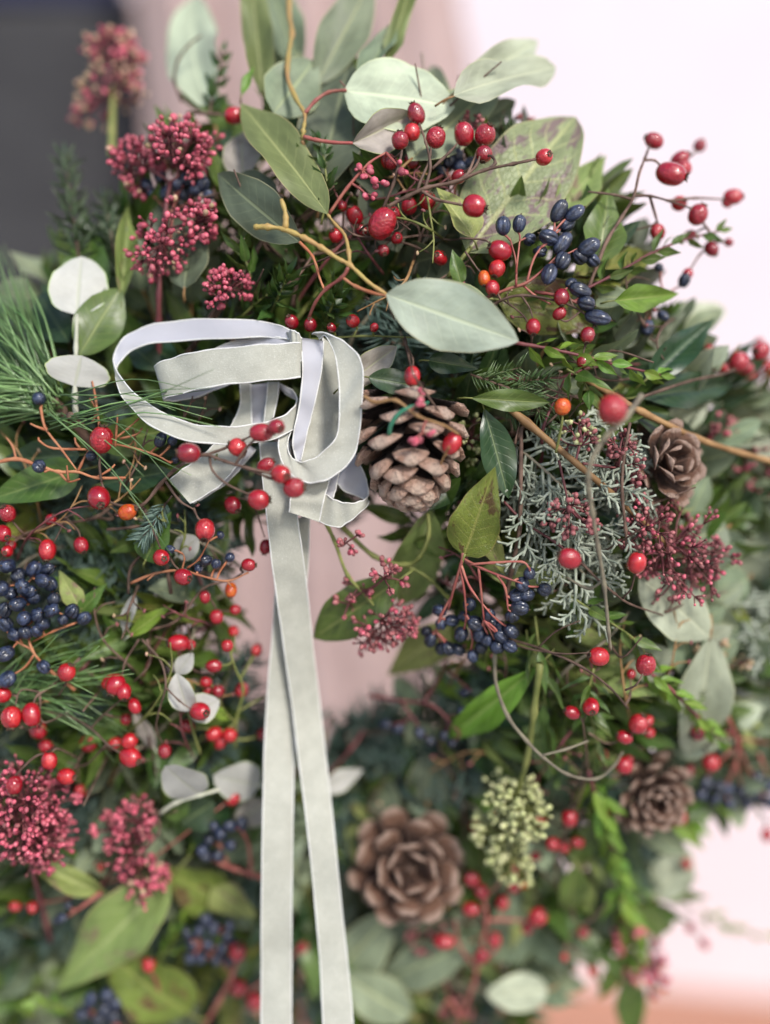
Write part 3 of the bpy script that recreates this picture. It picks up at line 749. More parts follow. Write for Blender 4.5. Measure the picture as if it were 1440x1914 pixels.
# ------------------------------------------------------------------ ribbon
def strip(t, name, A, B, first, o=0.0, n=7, m=4, bulge=0.0, th=0.00045):
    """band between two edges of photo points (x, y, depth); first = the face the viewer sees where it starts"""
    def eq(lst):
        c = cr(pts(lst, o), n); L = [0]
        for i in range(1, len(c)): L.append(L[-1] + (c[i] - c[i - 1]).length)
        return c, L
    a, La = eq(A); b, Lb = eq(B); N = max(len(a), len(b), 16)
    def at(c, L, f):
        s = f * L[-1]; i = 1
        while i < len(L) - 1 and L[i] < s: i += 1
        return c[i - 1].lerp(c[i], (s - L[i - 1]) / max(L[i] - L[i - 1], 1e-9))
    rows = []
    for k in range(N):
        f = k / (N - 1)
        if len(A) == len(B):
            g = f * (len(a) - 1); i = min(int(g), len(a) - 2); pa = a[i].lerp(a[i + 1], g - i); pb = b[i].lerp(b[i + 1], g - i)
        else: pa, pb = at(a, La, f), at(b, Lb, f)
        wv = Vector((0, .0005 * math.sin(k * .9 + len(A)) + .0004 * math.sin(k * .37 + 2), .0002 * math.sin(k * 1.3)))
        rows.append((pa + wv, pb + Vector((0, .0005 * math.sin(k * .7 + 1), .0002 * math.sin(k * 1.1 + 2)))))
    nor = []
    for k in range(N):
        k0, k1 = max(k - 1, 0), min(k + 1, N - 1)
        al = (rows[k1][0] + rows[k1][1]) - (rows[k0][0] + rows[k0][1])
        v = (rows[k][1] - rows[k][0]).cross(al); nor.append(v.normalized() if v.length > 1e-12 else CAMDIR)
    sgn = sum(nor[k].dot(CAMDIR) for k in range(1, 4)); sgn = 1 if sgn > 0 else -1
    if first == 'satin': sgn = -sgn        # sgn * nor is the velvet side
    V, U, F, FM = [], [], [], []; dist = 0
    for side_ in (0, 1):
        dist = 0
        for k in range(N):
            if k: dist += (sum(rows[k], Vector()) / 2 - sum(rows[k - 1], Vector()) / 2).length
            for i in range(m + 1):
                f = i / m; p = rows[k][0].lerp(rows[k][1], f) + nor[k] * sgn * (th * (.5 if side_ == 0 else -.5) + (bulge + .0006 * math.sin(k * .45 + len(B))) * math.sin(math.pi * f))
                V.append(p - t.base); U.append((f, dist / 0.016))
    q1 = N * (m + 1)
    for k in range(N - 1):
        for i in range(m):
            a_ = k * (m + 1) + i; q = (a_, a_ + 1, a_ + m + 2, a_ + m + 1)
            v = q if sgn > 0 else q[::-1]
            F.append(v); FM.append(0); F.append(tuple(j + q1 for j in v[::-1])); FM.append(1)
    for k in (0, N - 1):
        for i in range(m):
            a_ = k * (m + 1) + i; F.append((a_, a_ + 1, a_ + 1 + q1, a_ + q1)); FM.append(0)
    ob = t.add(name, mesh(name, V, F, ['velvet', 'satin'], fm=FM, uvs=U))
    for e in (0, 1):
        pth = [r[e] - t.base for r in rows]
        v2, f2 = tube_data(pth, [0.00040] * N, 6, 0.2)
        link('selvedge', mesh('selvedge', v2, f2, 'selvedge'), ob)
    return ob
def cz(lst): return [(200 + p[0] * .3611, 580 + p[1] * .3611, p[2] if len(p) > 2 else 0) for p in lst]

# ------------------------------------------------------------------ velvet bow
def tz(lst): return [(x, y, z - max(0, min(1, (y - 1280) / 320)) * 2.1 - max(0, (y - 1600) / 314) * 1.1) for x, y, z in lst]
def bow():
    t = Thing('velvet_bow', 'pale sage velvet ribbon bow with two long hanging tails', 'ribbon bow', P(555, 640, .3))
    # outer loop: the far half shows the satin inside, the near half the velvet outside
    strip(t, 'loop', cz([(985, 118, .2), (930, 95, .3), (800, 58, .4), (500, 45, .4), (250, 72, .4), (110, 128, .3), (46, 205, .1), (36, 275, -.2), (85, 365, -.7), (200, 476, -1.1), (400, 577, -1.4), (600, 604, -1.3), (780, 588, -1.0), (900, 552, -.6), (965, 505, -.1), (985, 455, .5), (948, 405, .9), (865, 372, 1.2)]),
          cz([(985, 152, .2), (930, 150, .3), (830, 138, .4), (600, 146, .4), (330, 160, .4), (165, 188, .3), (85, 245, .1), (46, 315, -.2), (60, 405, -.8), (115, 492, -1.2), (250, 610, -1.5), (450, 680, -1.4), (680, 692, -1.1), (850, 668, -.7), (960, 618, -.1), (1012, 540, .5), (990, 470, .9), (920, 430, 1.2)]), 'satin', -.2, n=5)
    # inner loop
    strip(t, 'loop', cz([(1003, 168, -.5), (800, 180, -.9), (500, 210, -1.0), (335, 248, -.7), (247, 290, -.2), (300, 312, .4), (440, 262, .8), (640, 166, 1.0), (740, 150, .9), (850, 138, .6), (985, 146, .4)]),
          cz([(1003, 345, -.5), (800, 365, -.9), (600, 385, -1.0), (420, 420, -.7), (297, 458, -.2), (335, 468, .4), (450, 452, .8), (600, 395, 1.0), (740, 330, .9), (850, 300, .6), (985, 290, .4)]), 'velvet', -.3, n=6)
    # big loop hanging beside the cone
    strip(t, 'loop', cz([(1062, 122, .3), (1108, 114, -.1), (1205, 150, -.5), (1290, 220, -.8), (1325, 310, -1), (1320, 480, -1.1), (1306, 640, -1.2), (1272, 762, -1.3), (1182, 852, -1.5), (1090, 890, -1.5), (1000, 880, -1.3), (925, 815, -1.0), (889, 720, -.5), (898, 640, 0), (940, 560, .3), (1003, 495, .5)]),
          cz([(1100, 150, .3), (1130, 132, -.1), (1178, 215, -.5), (1200, 350, -.8), (1205, 480, -1), (1203, 570, -1.1), (1186, 660, -1.1), (1110, 742, -1.0), (1040, 780, -.9), (985, 782, -.7), (945, 745, -.5), (935, 690, -.2), (948, 640, .1), (965, 600, .3), (985, 555, .5), (1012, 505, .6)]), 'velvet', -.4, n=5, bulge=-.0006)
    strip(t, 'loop', cz([(1002, 140, 0), (1014, 300, -.2), (1000, 470, -.3), (970, 620, -.3), (964, 710, -.3), (985, 785, -.4)]),
          cz([(1122, 160, .2), (1112, 300, 0), (1078, 470, -.1), (1045, 600, -.1), (1022, 700, -.2), (1004, 785, -.3)]), 'satin', -.1)
    strip(t, 'loop', cz([(1118, 140, .3), (1112, 300, .2), (1078, 470, .1), (1045, 600, 0), (1015, 700, -.2), (1002, 790, -.4)]),
          cz([(1190, 190, .8), (1240, 320, 1), (1240, 480, 1), (1225, 600, .8), (1160, 700, .3), (1060, 790, -.2)]), 'velvet', .1)
    # folded end and small loop under it
    strip(t, 'loop', cz([(985, 820, -.6), (965, 900, -.8), (950, 980, -1.0), (944, 1048, -1.0)]), cz([(1165, 835, -.6), (1145, 900, -.8), (1120, 990, -1.0), (1098, 1096, -1.0)]), 'velvet', -.2)
    strip(t, 'loop', cz([(1128, 952, -.8), (1190, 986, -1.0), (1262, 1000, -1.0), (1330, 982, -.7), (1354, 945, -.1), (1338, 860, .3), (1285, 742, .5)]),
          cz([(1097, 1092, -.9), (1190, 1122, -1.1), (1245, 1098, -1.0), (1322, 1034, -.7), (1352, 985, -.1), (1240, 940, .4), (1180, 880, .6)]), 'velvet', -.1, n=6)
    strip(t, 'loop', cz([(1150, 855, -.2), (1135, 920, -.3), (1128, 965, -.4)]), cz([(1200, 840, -.1), (1185, 920, -.2), (1170, 972, -.3)]), 'satin', -.1)
    # low loop behind the rosehips
    strip(t, 'loop', cz([(322, 880, -.4), (405, 815, -.3), (480, 765, -.1), (560, 690, .3), (640, 600, .6), (690, 490, .8), (690, 370, .9)]),
          cz([(428, 1002, -.4), (560, 925, -.3), (640, 845, -.1), (700, 760, .3), (745, 640, .6), (748, 500, .8), (742, 375, .9)]), 'velvet', 0)
    strip(t, 'loop', cz([(330, 884, -.1), (450, 800, .1), (560, 715, .4), (650, 640, .7)]), cz([(446, 1000, 0), (590, 915, .2), (680, 830, .4), (770, 720, .7)]), 'satin', .15)
    strip(t, 'loop', cz([(748, 385, .9), (742, 480, .9), (736, 600, .8)]), cz([(832, 375, .9), (825, 480, .9), (800, 600, .8)]), 'satin', .1)
    strip(t, 'loop', cz([(835, 370, .7), (825, 480, .6), (810, 600, .5)]), cz([(890, 372, .7), (885, 440, .6), (860, 560, .5)]), 'velvet', .0)
    # binding round the middle, mostly hidden
    strip(t, 'knot', [(536, 622, .1), (545, 618, -.35), (556, 622, -.5), (565, 634, -.2)], [(540, 668, .2), (550, 672, -.25), (560, 676, -.4), (566, 668, -.1)], 'velvet', 0)
    # tails
    strip(t, 'tail', tz([(485, 826, .4), (492, 900, -.2), (499, 965, -.5), (507, 1040, -.6), (514, 1090, -.6), (525, 1170, -.7), (545, 1310, -.9), (560, 1430, -1.3), (576, 1560, -2.0), (592, 1720, -3.0), (600, 1820, -3.7), (606, 1960, -5.0)]),
          tz([(541, 826, .5), (546, 900, -.1), (556, 965, -.4), (566, 1040, -.5), (574, 1100, -.5), (583, 1190, -.6), (597, 1310, -.8), (611, 1430, -1.2), (625, 1560, -1.9), (641, 1720, -2.9), (652, 1820, -3.6), (664, 1960, -4.9)]), 'velvet', 0, n=6)
    strip(t, 'tail', tz([(535, 980, .5), (524, 1040, .1), (516, 1090, -.1), (509, 1190, -.3), (500, 1300, -.5), (494, 1420, -1.0), (491, 1560, -1.7), (489, 1720, -2.7), (489, 1820, -3.4), (488, 1960, -4.7)]),
          tz([(579, 960, .5), (577, 1040, .1), (573, 1090, -.1), (566, 1190, -.3), (557, 1300, -.5), (550, 1420, -1.0), (547, 1560, -1.7), (545, 1720, -2.7), (545, 1820, -3.4), (545, 1960, -4.7)]), 'velvet', .25, n=6)
bow()

# ------------------------------------------------------------------ pine cones
pine_cone('tan open pine cone close beside the velvet bow', 768, 838, -.3, 104, 258, (0.03, -.16, -.98), n=52, roll=.6, gp=1.05, spread0=76, spread1=16, openup=.95, wide=1.2)
pine_cone('half hidden pine cone behind the dark pink bud spray', 1228, 868, .6, 82, 120, (0.45, -.86, .12), n=30, spread0=88, spread1=30, thin=True, wide=1.0)
pine_cone('open pine cone seen end on beside the ribbon tails', 762, 1618, -.3, 94, 115, (0.06, -.97, .10), n=27, spread0=88, spread1=34, openup=1.0, wide=1.05, thin=True)
pine_cone('blurred pine cone seen end on below the curling tendril', 1212, 1478, .8, 74, 105, (0.15, -.95, -.2), n=44, spread0=90, spread1=26, wide=.8, thin=True)
w = Thing('florist_wire', 'short bent green coated wire on the tan pine cone', 'wire', P(728, 812, -1.2))
w.tube('strand', [P(728, 812, -2.3), P(731, 795, -2.6), P(745, 774, -2.8), P(765, 762, -2.8), P(790, 757, -2.5), P(800, 752, -1.2)], px(8.5), None, 'wire', knob=.02)

# ------------------------------------------------------------------ eucalyptus
EUG = 'eucalyptus sprigs'
leaves('eucalyptus sprig with orange stem and pale round leaves at the top', [
  (643, 168, 852, 194, 150, 'round', 'euc_pale', -.9, -.6, dict(bend=.06, cup=.10, nv=16, nu=8)),
  (658, 267, 778, 214, 74, 'ellip', 'mauve', -.9, -.5, dict(bend=.1, cup=.5, nv=14, nu=8), (0.35, -.75, -.4)),
  (512, 212, 590, 108, 106, 'round', 'euc_sage', -.3, .2, dict(bend=.05, cup=.08, nv=14, nu=8))],
  [[(541, -20, -.6), (541, 30, -.6), (546, 60, -.7), (540, 100, -.8), (538, 145, -.9), (554, 185, -.9), (570, 214, -1), (567, 245, -1), (566, 268, -.6)],
   ([(570, 212, -1), (590, 188, -1), (615, 172, -.9), (648, 168, -.9)], 'st_pink', 8),
   ([(568, 255, -1), (590, 261, -1), (625, 266, -1), (660, 267, -.9)], 'st_pink', 8),
   ([(566, 262, -.8), (575, 300, .2), (590, 350, 1)], 'st_tan', 8)], EUG, 0, 'st_yellow', 10, 'eucalyptus_sprig')
leaves('eucalyptus sprig with knobbly yellow stem and big bluish leaf over the middle', [
  (722, 550, 970, 636, 124, 'ellip', 'euc_blue', -1.9, -2.3, dict(bend=.05, cup=.10, nv=18, nu=8)),
  (735, 560, 945, 600, 112, 'ellip', 'euc_sage', -1.0, -.9, dict(bend=.12, cup=.2, nv=14, nu=8)),
  (613, 402, 448, 174, 92, 'ellip', 'euc_olive', -1.0, -1.3, dict(bend=.07, cup=.14, nv=18, nu=8)),
  (560, 452, 396, 320, 92, 'ellip', 'euc_dark', -.8, -.9, dict(bend=.08, cup=.12, nv=16, nu=8))],
  [[(475, 424, -2.2), (500, 424, -2.2), (530, 428, -2.1), (568, 444, -2), (600, 462, -1.9), (630, 482, -1.8), (655, 496, -1.7), (690, 528, -1.7), (724, 551, -1.6)],
   ([(654, 496, -1.7), (652, 470, -1.5), (645, 440, -1.3), (628, 420, -1.1), (612, 400, -1)], 'st_yellow', 8),
   ([(652, 499, -1.7), (640, 518, -1.5), (610, 540, -1), (590, 565, -.6), (575, 600, .3)], 'st_pink', 8),
   ([(640, 518, -1.5), (665, 535, -1.5), (700, 548, -1.6), (724, 552, -1.6)], 'st_orange', 7),
   ([(560, 452, -.8), (585, 480, -.8), (598, 520, -.9), (606, 540, -1)], 'st_orange', 6),
   ([(534, 428, -2.1), (534, 400, -2.2), (526, 372, -2.3)], 'st_yellow', 11)], EUG, 0, 'st_yellow', 9.5, 'eucalyptus_sprig')
for lab, L in [
  ('tall narrow olive eucalyptus leaf standing beside the orange stem', (492, 178, 468, -60, 52, 'strap', 'euc_olive', .6, .2, dict(bend=.04, cup=.2, nv=14))),
  ('blurred grey green eucalyptus leaf behind the orange stem', (560, 130, 496, -60, 80, 'ellip', 'euc_sage', 2.4, 3.0, dict(bend=.05, cup=.2))),
  ('big pale curved eucalyptus leaf in front of the pink cloth', (398, 215, 345, -50, 112, 'ellip', 'euc_pale', 1.8, 2.6, dict(bend=.15, cup=.15, side=.16, nv=16))),
  ('broad olive grey eucalyptus leaf rising above the pale round leaf', (592, 158, 700, -50, 92, 'ellip', 'euc_sage', .9, 1.6, dict(bend=.08, cup=.15, nv=14))),
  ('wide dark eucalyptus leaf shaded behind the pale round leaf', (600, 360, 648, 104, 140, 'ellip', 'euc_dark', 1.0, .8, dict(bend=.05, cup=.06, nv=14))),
  ('slim eucalyptus leaf with a pale rim pointing up', (668, 166, 754, 22, 50, 'lance', 'euc_sage', .4, .4, dict(bend=.05, cup=.3, nv=14))),
  ('thin dark upright leaf beside the slim pale rimmed leaf', (722, 120, 776, -50, 34, 'strap', 'euc_olive', .8, .8, dict(bend=.03, cup=.3))),
  ('far pale eucalyptus leaf with rounded tip against the wall', (848, 180, 1048, 108, 76, 'strap', 'euc_pale', -1.4, -1.0, dict(bend=.08, cup=.15, nv=14))),
  ('far pale eucalyptus leaf just above its twin against the wall', (856, 170, 1018, 66, 66, 'ellip', 'euc_pale', -.6, 0, dict(bend=.08, cup=.15, nv=14))),
  ('grey green eucalyptus leaf behind the topmost rosehips', (766, 300, 934, 146, 104, 'round', 'euc_sage', .3, .5, dict(bend=.05, cup=.1, nv=14))),
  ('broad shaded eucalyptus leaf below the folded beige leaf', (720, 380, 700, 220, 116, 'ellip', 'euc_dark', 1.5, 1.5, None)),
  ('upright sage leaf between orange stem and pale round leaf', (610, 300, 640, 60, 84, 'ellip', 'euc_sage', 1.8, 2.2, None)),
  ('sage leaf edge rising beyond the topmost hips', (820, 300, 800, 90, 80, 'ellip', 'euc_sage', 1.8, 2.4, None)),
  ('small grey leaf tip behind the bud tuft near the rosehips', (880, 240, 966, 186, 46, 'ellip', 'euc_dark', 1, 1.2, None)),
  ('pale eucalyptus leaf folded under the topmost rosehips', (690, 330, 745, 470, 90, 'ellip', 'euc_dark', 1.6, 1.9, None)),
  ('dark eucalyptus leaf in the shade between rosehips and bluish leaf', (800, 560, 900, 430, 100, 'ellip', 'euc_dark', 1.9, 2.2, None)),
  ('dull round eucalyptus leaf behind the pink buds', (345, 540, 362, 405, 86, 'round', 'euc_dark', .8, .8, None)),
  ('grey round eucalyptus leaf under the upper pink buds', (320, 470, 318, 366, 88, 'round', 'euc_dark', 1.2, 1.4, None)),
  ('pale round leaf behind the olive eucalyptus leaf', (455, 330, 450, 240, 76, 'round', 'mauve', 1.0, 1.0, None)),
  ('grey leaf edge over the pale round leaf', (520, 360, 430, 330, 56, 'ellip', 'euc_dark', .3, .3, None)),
  ('pale eucalyptus leaf hanging under the dark pink bud spray', (1196, 1078, 1338, 1196, 112, 'ellip', 'euc_pale', .5, -.4, dict(bend=.08, cup=.1, nv=16, nu=8))),
  ('pale eucalyptus leaf hanging straight down beside the fresh green twig', (1328, 1190, 1300, 1430, 108, 'ellip', 'euc_pale', .2, -.6, dict(bend=.12, cup=.2, nv=16))),
  ('pale eucalyptus leaf pair hanging edge on in shade', (1250, 1100, 1310, 1290, 84, 'ellip', 'euc_sage', 1.5, 1, None)),
  ('bluish eucalyptus leaf behind the dark pink bud spray', (1360, 985, 1290, 1010, 84, 'round', 'euc_sage', .5, .8, None)),
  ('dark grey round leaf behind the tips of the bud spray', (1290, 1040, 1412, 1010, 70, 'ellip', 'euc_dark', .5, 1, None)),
  ('blurred grey round leaf beyond the bud spray', (1440, 1120, 1350, 1010, 130, 'round', 'euc_pale', 3.5, 3.5, None)),
  ('blurred white eucalyptus leaf beyond the fresh green twig', (1360, 1300, 1440, 1230, 70, 'ellip', 'white', 3, 3, None)),
  ('blurred pale leaf bending under the far twig', (1380, 1400, 1425, 1270, 60, 'ellip', 'euc_pale', 3, 3, None)),
  ('pale round eucalyptus leaf low against the terracotta floor', (1025, 1850, 910, 1862, 74, 'round', 'euc_pale', -1, -1, dict(bend=.05, cup=.08, nv=14))),
  ('long grey eucalyptus leaf below the end on pine cone', (880, 1760, 700, 1850, 84, 'ellip', 'euc_sage', -.5, 0, None)),
  ('sage eucalyptus leaf crossing behind the ribbon tails low down', (740, 1700, 570, 1890, 104, 'ellip', 'euc_sage', .6, .8, None)),
  ('big bluish leaf behind the low rosehips', (930, 1800, 1005, 1640, 120, 'round', 'euc_sage', 1.8, 2.2, None)),
  ('grey leaf under the end on pine cone', (830, 1700, 720, 1790, 100, 'ellip', 'euc_dark', .5, .8, None)),
  ('sage leaf at the very bottom beside the ribbon tail', (770, 1900, 640, 1830, 90, 'ellip', 'euc_sage', -.5, -.5, None)),
  ('round bluish eucalyptus leaf deep in the lower gap', (800, 1500, 805, 1410, 84, 'round', 'euc_dark', 1.2, 1.2, None)),
  ('second round bluish leaf deep in the lower gap', (760, 1480, 716, 1390, 80, 'round', 'euc_dark', 2.2, 2.2, None)),
  ('blurred pale leaf beyond the upper bright leaf', (1250, 600, 1366, 575, 60, 'round', 'euc_pale', 3.5, 4.5, None)),
  ('pale round leaf low against the white wall', (1225, 1680, 1290, 1590, 80, 'ellip', 'euc_pale', 1, 1, None)),
]: leaves(lab, [L], (), 'single eucalyptus leaves', 0, 'st_tan', 5, 'eucalyptus_leaf', 'leaf')

# ------------------------------------------------------------------ other large leaves
for lab, L in [
  ('large grey green leaf mottled purple at the upper rosehips', (874, 470, 1082, 204, 182, 'broad', 'mottle', .5, .1, dict(bend=.06, cup=.10, wave=.06, nv=20, nu=10))),
  ('folded light olive leaf in front of the mottled leaf', (884, 446, 820, 346, 74, 'ovate', 'lime', .1, -.1, dict(bend=.06, cup=.5, nv=14), (.5, -.8, .2))),
  ('pointed pale green leaf behind the mottled leaf', (1030, 420, 1138, 283, 74, 'lance', 'lime', 1.6, 1.8, dict(bend=.05, cup=.3, nv=14))),
  ('upright olive leaf above the twig of navy berries', (1118, 490, 1142, 346, 82, 'ovate', 'green', .6, .7, dict(bend=.06, cup=.3, nv=14))),
  ('olive leaf with brown spots under the navy berries', (930, 560, 1196, 596, 118, 'ovate', 'olive', .9, .9, dict(bend=.06, cup=.15, nv=16, nu=8))),
  ('olive leaf lying behind the red berry stalks', (1070, 520, 1240, 470, 92, 'ovate', 'olive', 1.2, 1.4, None)),
  ('bright green leaf at the outer edge below the navy berries', (1148, 562, 1279, 548, 52, 'ovate', 'bright', -.3, -.2, dict(bend=.08, cup=.3, nv=14))),
  ('yellow green leaf with brown blotches above the hanging navy berries', (868, 1040, 924, 878, 104, 'ovate', 'olive', -1.3, -1.7, dict(bend=.10, cup=.22, wave=.081, nv=20, nu=10))),
  ('dark glossy leaf beside the yellow green blotched leaf', (905, 764, 956, 930, 68, 'bay', 'bay', .2, -.3, dict(bend=.12, cup=.25, nv=16, nu=8))),
  ('beige backed leaf between bow and pine cone', (640, 722, 744, 648, 58, 'ellip', 'mauve', -.3, -.2, dict(bend=.12, cup=.35, nv=14), (-.3, -.8, -.45))),
  ('dark glossy leaf resting on top of the tan pine cone', (688, 705, 788, 722, 48, 'ellip', 'bay', -.7, -.6, None)),
  ('dark leaf under the big bluish leaf', (800, 674, 896, 688, 44, 'ovate', 'bay', -.4, -.5, None)),
  ('dark upright leaf at the outer edge below the bright leaf', (1212, 706, 1340, 592, 66, 'ovate', 'bay', .2, -.2, dict(bend=.05, cup=.4, nv=14))),
  ('long dark green leaf under the outer edge leaf', (1195, 742, 1392, 716, 66, 'bay', 'bay', .5, .3, None)),
  ('long green leaf lying over the stalk beside the orange hip', (880, 744, 1030, 752, 42, 'bay', 'green', -.2, -.3, None)),
  ('long dark leaf above the half hidden pine cone', (1170, 770, 1330, 840, 54, 'bay', 'bay', .4, .4, None)),
  ('pale green leaf hanging behind the tan pine cone', (806, 950, 752, 1150, 96, 'ellip', 'lime', 1.4, 1.6, dict(bend=.1, cup=.2))),
  ('green leaf reaching across the hole in front of the pink cloth', (745, 1085, 580, 1196, 92, 'ellip', 'green', -1.0, -.8, dict(bend=.1, cup=.2))),
  ('pale yellow green leaf tip below the hanging navy berries', (842, 1170, 722, 1266, 84, 'ovate', 'lime', 1.2, .5, None)),
  ('pale leaf strip beneath the blotched leaf', (890, 960, 948, 1080, 42, 'lance', 'lime', .2, .1, None)),
  ('wide pale green leaf beneath the hanging navy berries', (900, 1060, 1070, 1085, 56, 'lance', 'lime', .8, .8, None)),
  ('bright green lance shaped leaf below the hanging navy berries', (1008, 1242, 827, 1398, 66, 'bay', 'bright', .2, -.8, dict(bend=.12, cup=.3, nv=16))),
  ('pale yellow green leaf with mauve stain at the lower corner', (318, 1640, 86, 1874, 122, 'ovate', 'lime', .2, -1.6, dict(bend=.10, cup=.28, wave=.06, nv=18, nu=8))),
  ('olive leaf with rust blotch at the bottom edge', (356, 1896, 172, 1775, 128, 'ovate', 'olive', -1.8, -1.2, dict(bend=.12, cup=.12, nv=16, nu=8))),
  ('dark olive leaf below the small pink bud heads', (420, 1690, 305, 1626, 100, 'ovate', 'olive', .6, .6, None)),
  ('light green leaf beside the ribbon tail low down', (396, 1660, 482, 1722, 66, 'ovate', 'lime', .4, 0, None)),
  ('curled yellowish leaf under the dense pink bud head', (196, 1668, 36, 1612, 46, 'lance', 'lime', 0, -.6, dict(bend=.25, cup=.5, nv=14, twist=.8))),
  ('green leaf standing over the hanging rosehip', (272, 1048, 318, 957, 66, 'ovate', 'green', .5, .2, dict(bend=.05, cup=.3, nv=14))),
  ('small pale leaf beside the navy berry cluster', (150, 1135, 108, 1068, 44, 'ovate', 'lime', .4, .2, None)),
  ('second small pale leaf beside the navy berry cluster', (150, 1145, 196, 1092, 32, 'ovate', 'green', .4, .2, None)),
  ('broad dark green leaf under the orange twigs', (150, 880, -30, 935, 84, 'ovate', 'green', .5, 0, dict(bend=.06, cup=.2, nv=14))),
  ('second broad green leaf under the orange twigs', (150, 850, -20, 862, 70, 'ovate', 'bay', .9, .7, None)),
  ('narrow yellow green curled leaf behind the pink buds', (228, 560, 240, 372, 42, 'lance', 'lime', .4, .2, dict(bend=.1, cup=.6, twist=.7, nv=14))),
  ('dark green leaf below the orange twigs beside the bow', (170, 830, 340, 800, 76, 'bay', 'green', 1, .8, None)),
  ('dark green leaf behind the low ribbon loop', (190, 905, 320, 880, 60, 'bay', 'bay', 1.2, .9, None)),
  ('two toned green leaf low against the terracotta floor', (1170, 1780, 1118, 1880, 46, 'ovate', 'green', .5, .5, None)),
  ('long green leaf low against the terracotta floor', (1180, 1790, 1178, 1950, 58, 'bay', 'green', .2, .2, None)),
  ('rounded green leaf below the green flower buds', (1075, 1620, 1066, 1710, 56, 'ellip', 'green', 0, 0, None)),
  ('rounded dark leaf against the pale wall low down', (1200, 1700, 1262, 1742, 58, 'ellip', 'green', 0, 0, None)),
  ('tiny bright leaf tip above the olive eucalyptus leaf', (452, 178, 474, 120, 18, 'lance', 'bright', -.6, -.8, None)),
  ('small crinkled green leaf in front of the mottled leaf base', (862, 530, 846, 464, 32, 'ovate', 'green', -.8, -1, dict(bend=.1, cup=.3, wave=.1))),
  ('dark leaf behind the green flower buds', (930, 1470, 900, 1330, 80, 'bay', 'bay', 1.5, 1.5, None)),
  ('drooping dark leaf behind the rosehips at the lower gap', (1060, 1420, 1010, 1560, 60, 'bay', 'bay', 1, 1, None)),
  ('rounded olive leaf beside the lower pine cone', (1100, 1540, 1080, 1620, 60, 'ellip', 'green', 1, 1, None)),
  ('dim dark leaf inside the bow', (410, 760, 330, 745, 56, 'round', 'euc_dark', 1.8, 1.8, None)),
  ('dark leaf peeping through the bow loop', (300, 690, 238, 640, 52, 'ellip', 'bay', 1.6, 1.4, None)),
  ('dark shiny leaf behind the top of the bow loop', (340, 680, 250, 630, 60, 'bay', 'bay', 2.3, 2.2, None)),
  ('bright little leaf at the lowest corner', (60, 1900, 40, 1878, 28, 'ellip', 'bright', -1, -1, None)),
]: leaves(lab, [L], (), 'single green leaves', 0, 'st_green', 5, 'laurel_leaf', 'leaf')

WG = 'leaves with white felted backs'
leaves('sprig with a white backed round leaf beside the pine needles', [
  (144, 588, 152, 476, 112, 'round', 'white', -.6, -.9, dict(bend=.04, cup=.06, nv=16, nu=8)),
  (160, 602, 166, 426, 92, 'ellip', 'green', .1, .3, dict(bend=.05, cup=.2, nv=14)),
  (148, 664, 226, 536, 88, 'ellip', 'green', -.1, .1, dict(bend=.05, cup=.15, nv=14)),
  (130, 640, 60, 540, 80, 'ellip', 'bay', .5, .6, None),
  (140, 722, 152, 664, 122, 'round', 'white', -.6, -.7, dict(bend=.05, cup=.2, nv=14), (0, -.7, -.7))],
  [[(142, 780, -.4), (140, 740, -.5), (141, 700, -.5), (142, 650, -.6), (144, 588, -.6)]], WG, 0, 'st_white', 11, 'white_backed_sprig')
leaves('pair of pale cupped leaves behind a rosehip left of the ribbon tails'.replace(' left of', ' beside'), [
  (352, 1330, 328, 1262, 52, 'round', 'white', -.2, -.4, dict(bend=.1, cup=.3)), (352, 1335, 410, 1310, 56, 'round', 'white', -.2, -.5, dict(bend=.1, cup=.3)),
  (330, 1260, 360, 1222, 34, 'ellip', 'white', .3, .3, None), (395, 1320, 430, 1350, 22, 'lance', 'bright', .1, .1, None)],
  [[(375, 1410, -.2), (362, 1370, -.2), (352, 1332, -.2)]], WG, 0, 'st_green', 6, 'white_backed_sprig')
leaves('white felted leaf low beside the ribbon tails', [(376, 1485, 308, 1440, 88, 'round', 'white', -.8, -1.2, dict(bend=.1, cup=.12)), (340, 1540, 400, 1500, 70, 'ellip', 'bay', .2, 0, None), (310, 1530, 350, 1490, 50, 'ellip', 'green', .3, .2, None)],
  [[(300, 1520, 0), (330, 1500, -.4), (376, 1486, -.8), (410, 1476, -.6)]], WG, 0, 'st_white', 8, 'white_backed_sprig')
leaves('second white felted leaf half behind the ribbon tail', [(486, 1468, 402, 1454, 82, 'round', 'white', .2, -.4, dict(bend=.1, cup=.12)), (360, 1580, 430, 1500, 62, 'bay', 'bay', .6, .6, None), (500, 1500, 440, 1540, 60, 'ellip', 'mauve', .6, .4, None), (590, 1480, 680, 1440, 40, 'ellip', 'white', .5, .5, None)],
  [[(500, 1475, .3), (486, 1468, .2), (470, 1466, .2)]], WG, 0, 'st_white', 8, 'white_backed_sprig')
leaves('thin white backed leaf behind the dark twigs', [(232, 1180, 250, 1110, 28, 'ellip', 'white', 1.2, .8, None), (240, 1190, 320, 1130, 30, 'lance', 'bright', .8, .6, None), (290, 1400, 250, 1330, 30, 'ellip', 'mauve', 1.2, 1.2, None)], (), WG, 0, 'st_white', 5, 'white_backed_sprig')
leaves('blurred yellowish leaf beyond the half hidden pine cone', [(1250, 960, 1310, 850, 90, 'ellip', 'lime', 2.2, 2.2, None), (1330, 960, 1370, 880, 80, 'ellip', 'lime', 3, 3, None)], (), 'single green leaves', 0, 'st_green', 5, 'laurel_leaf', 'leaf')
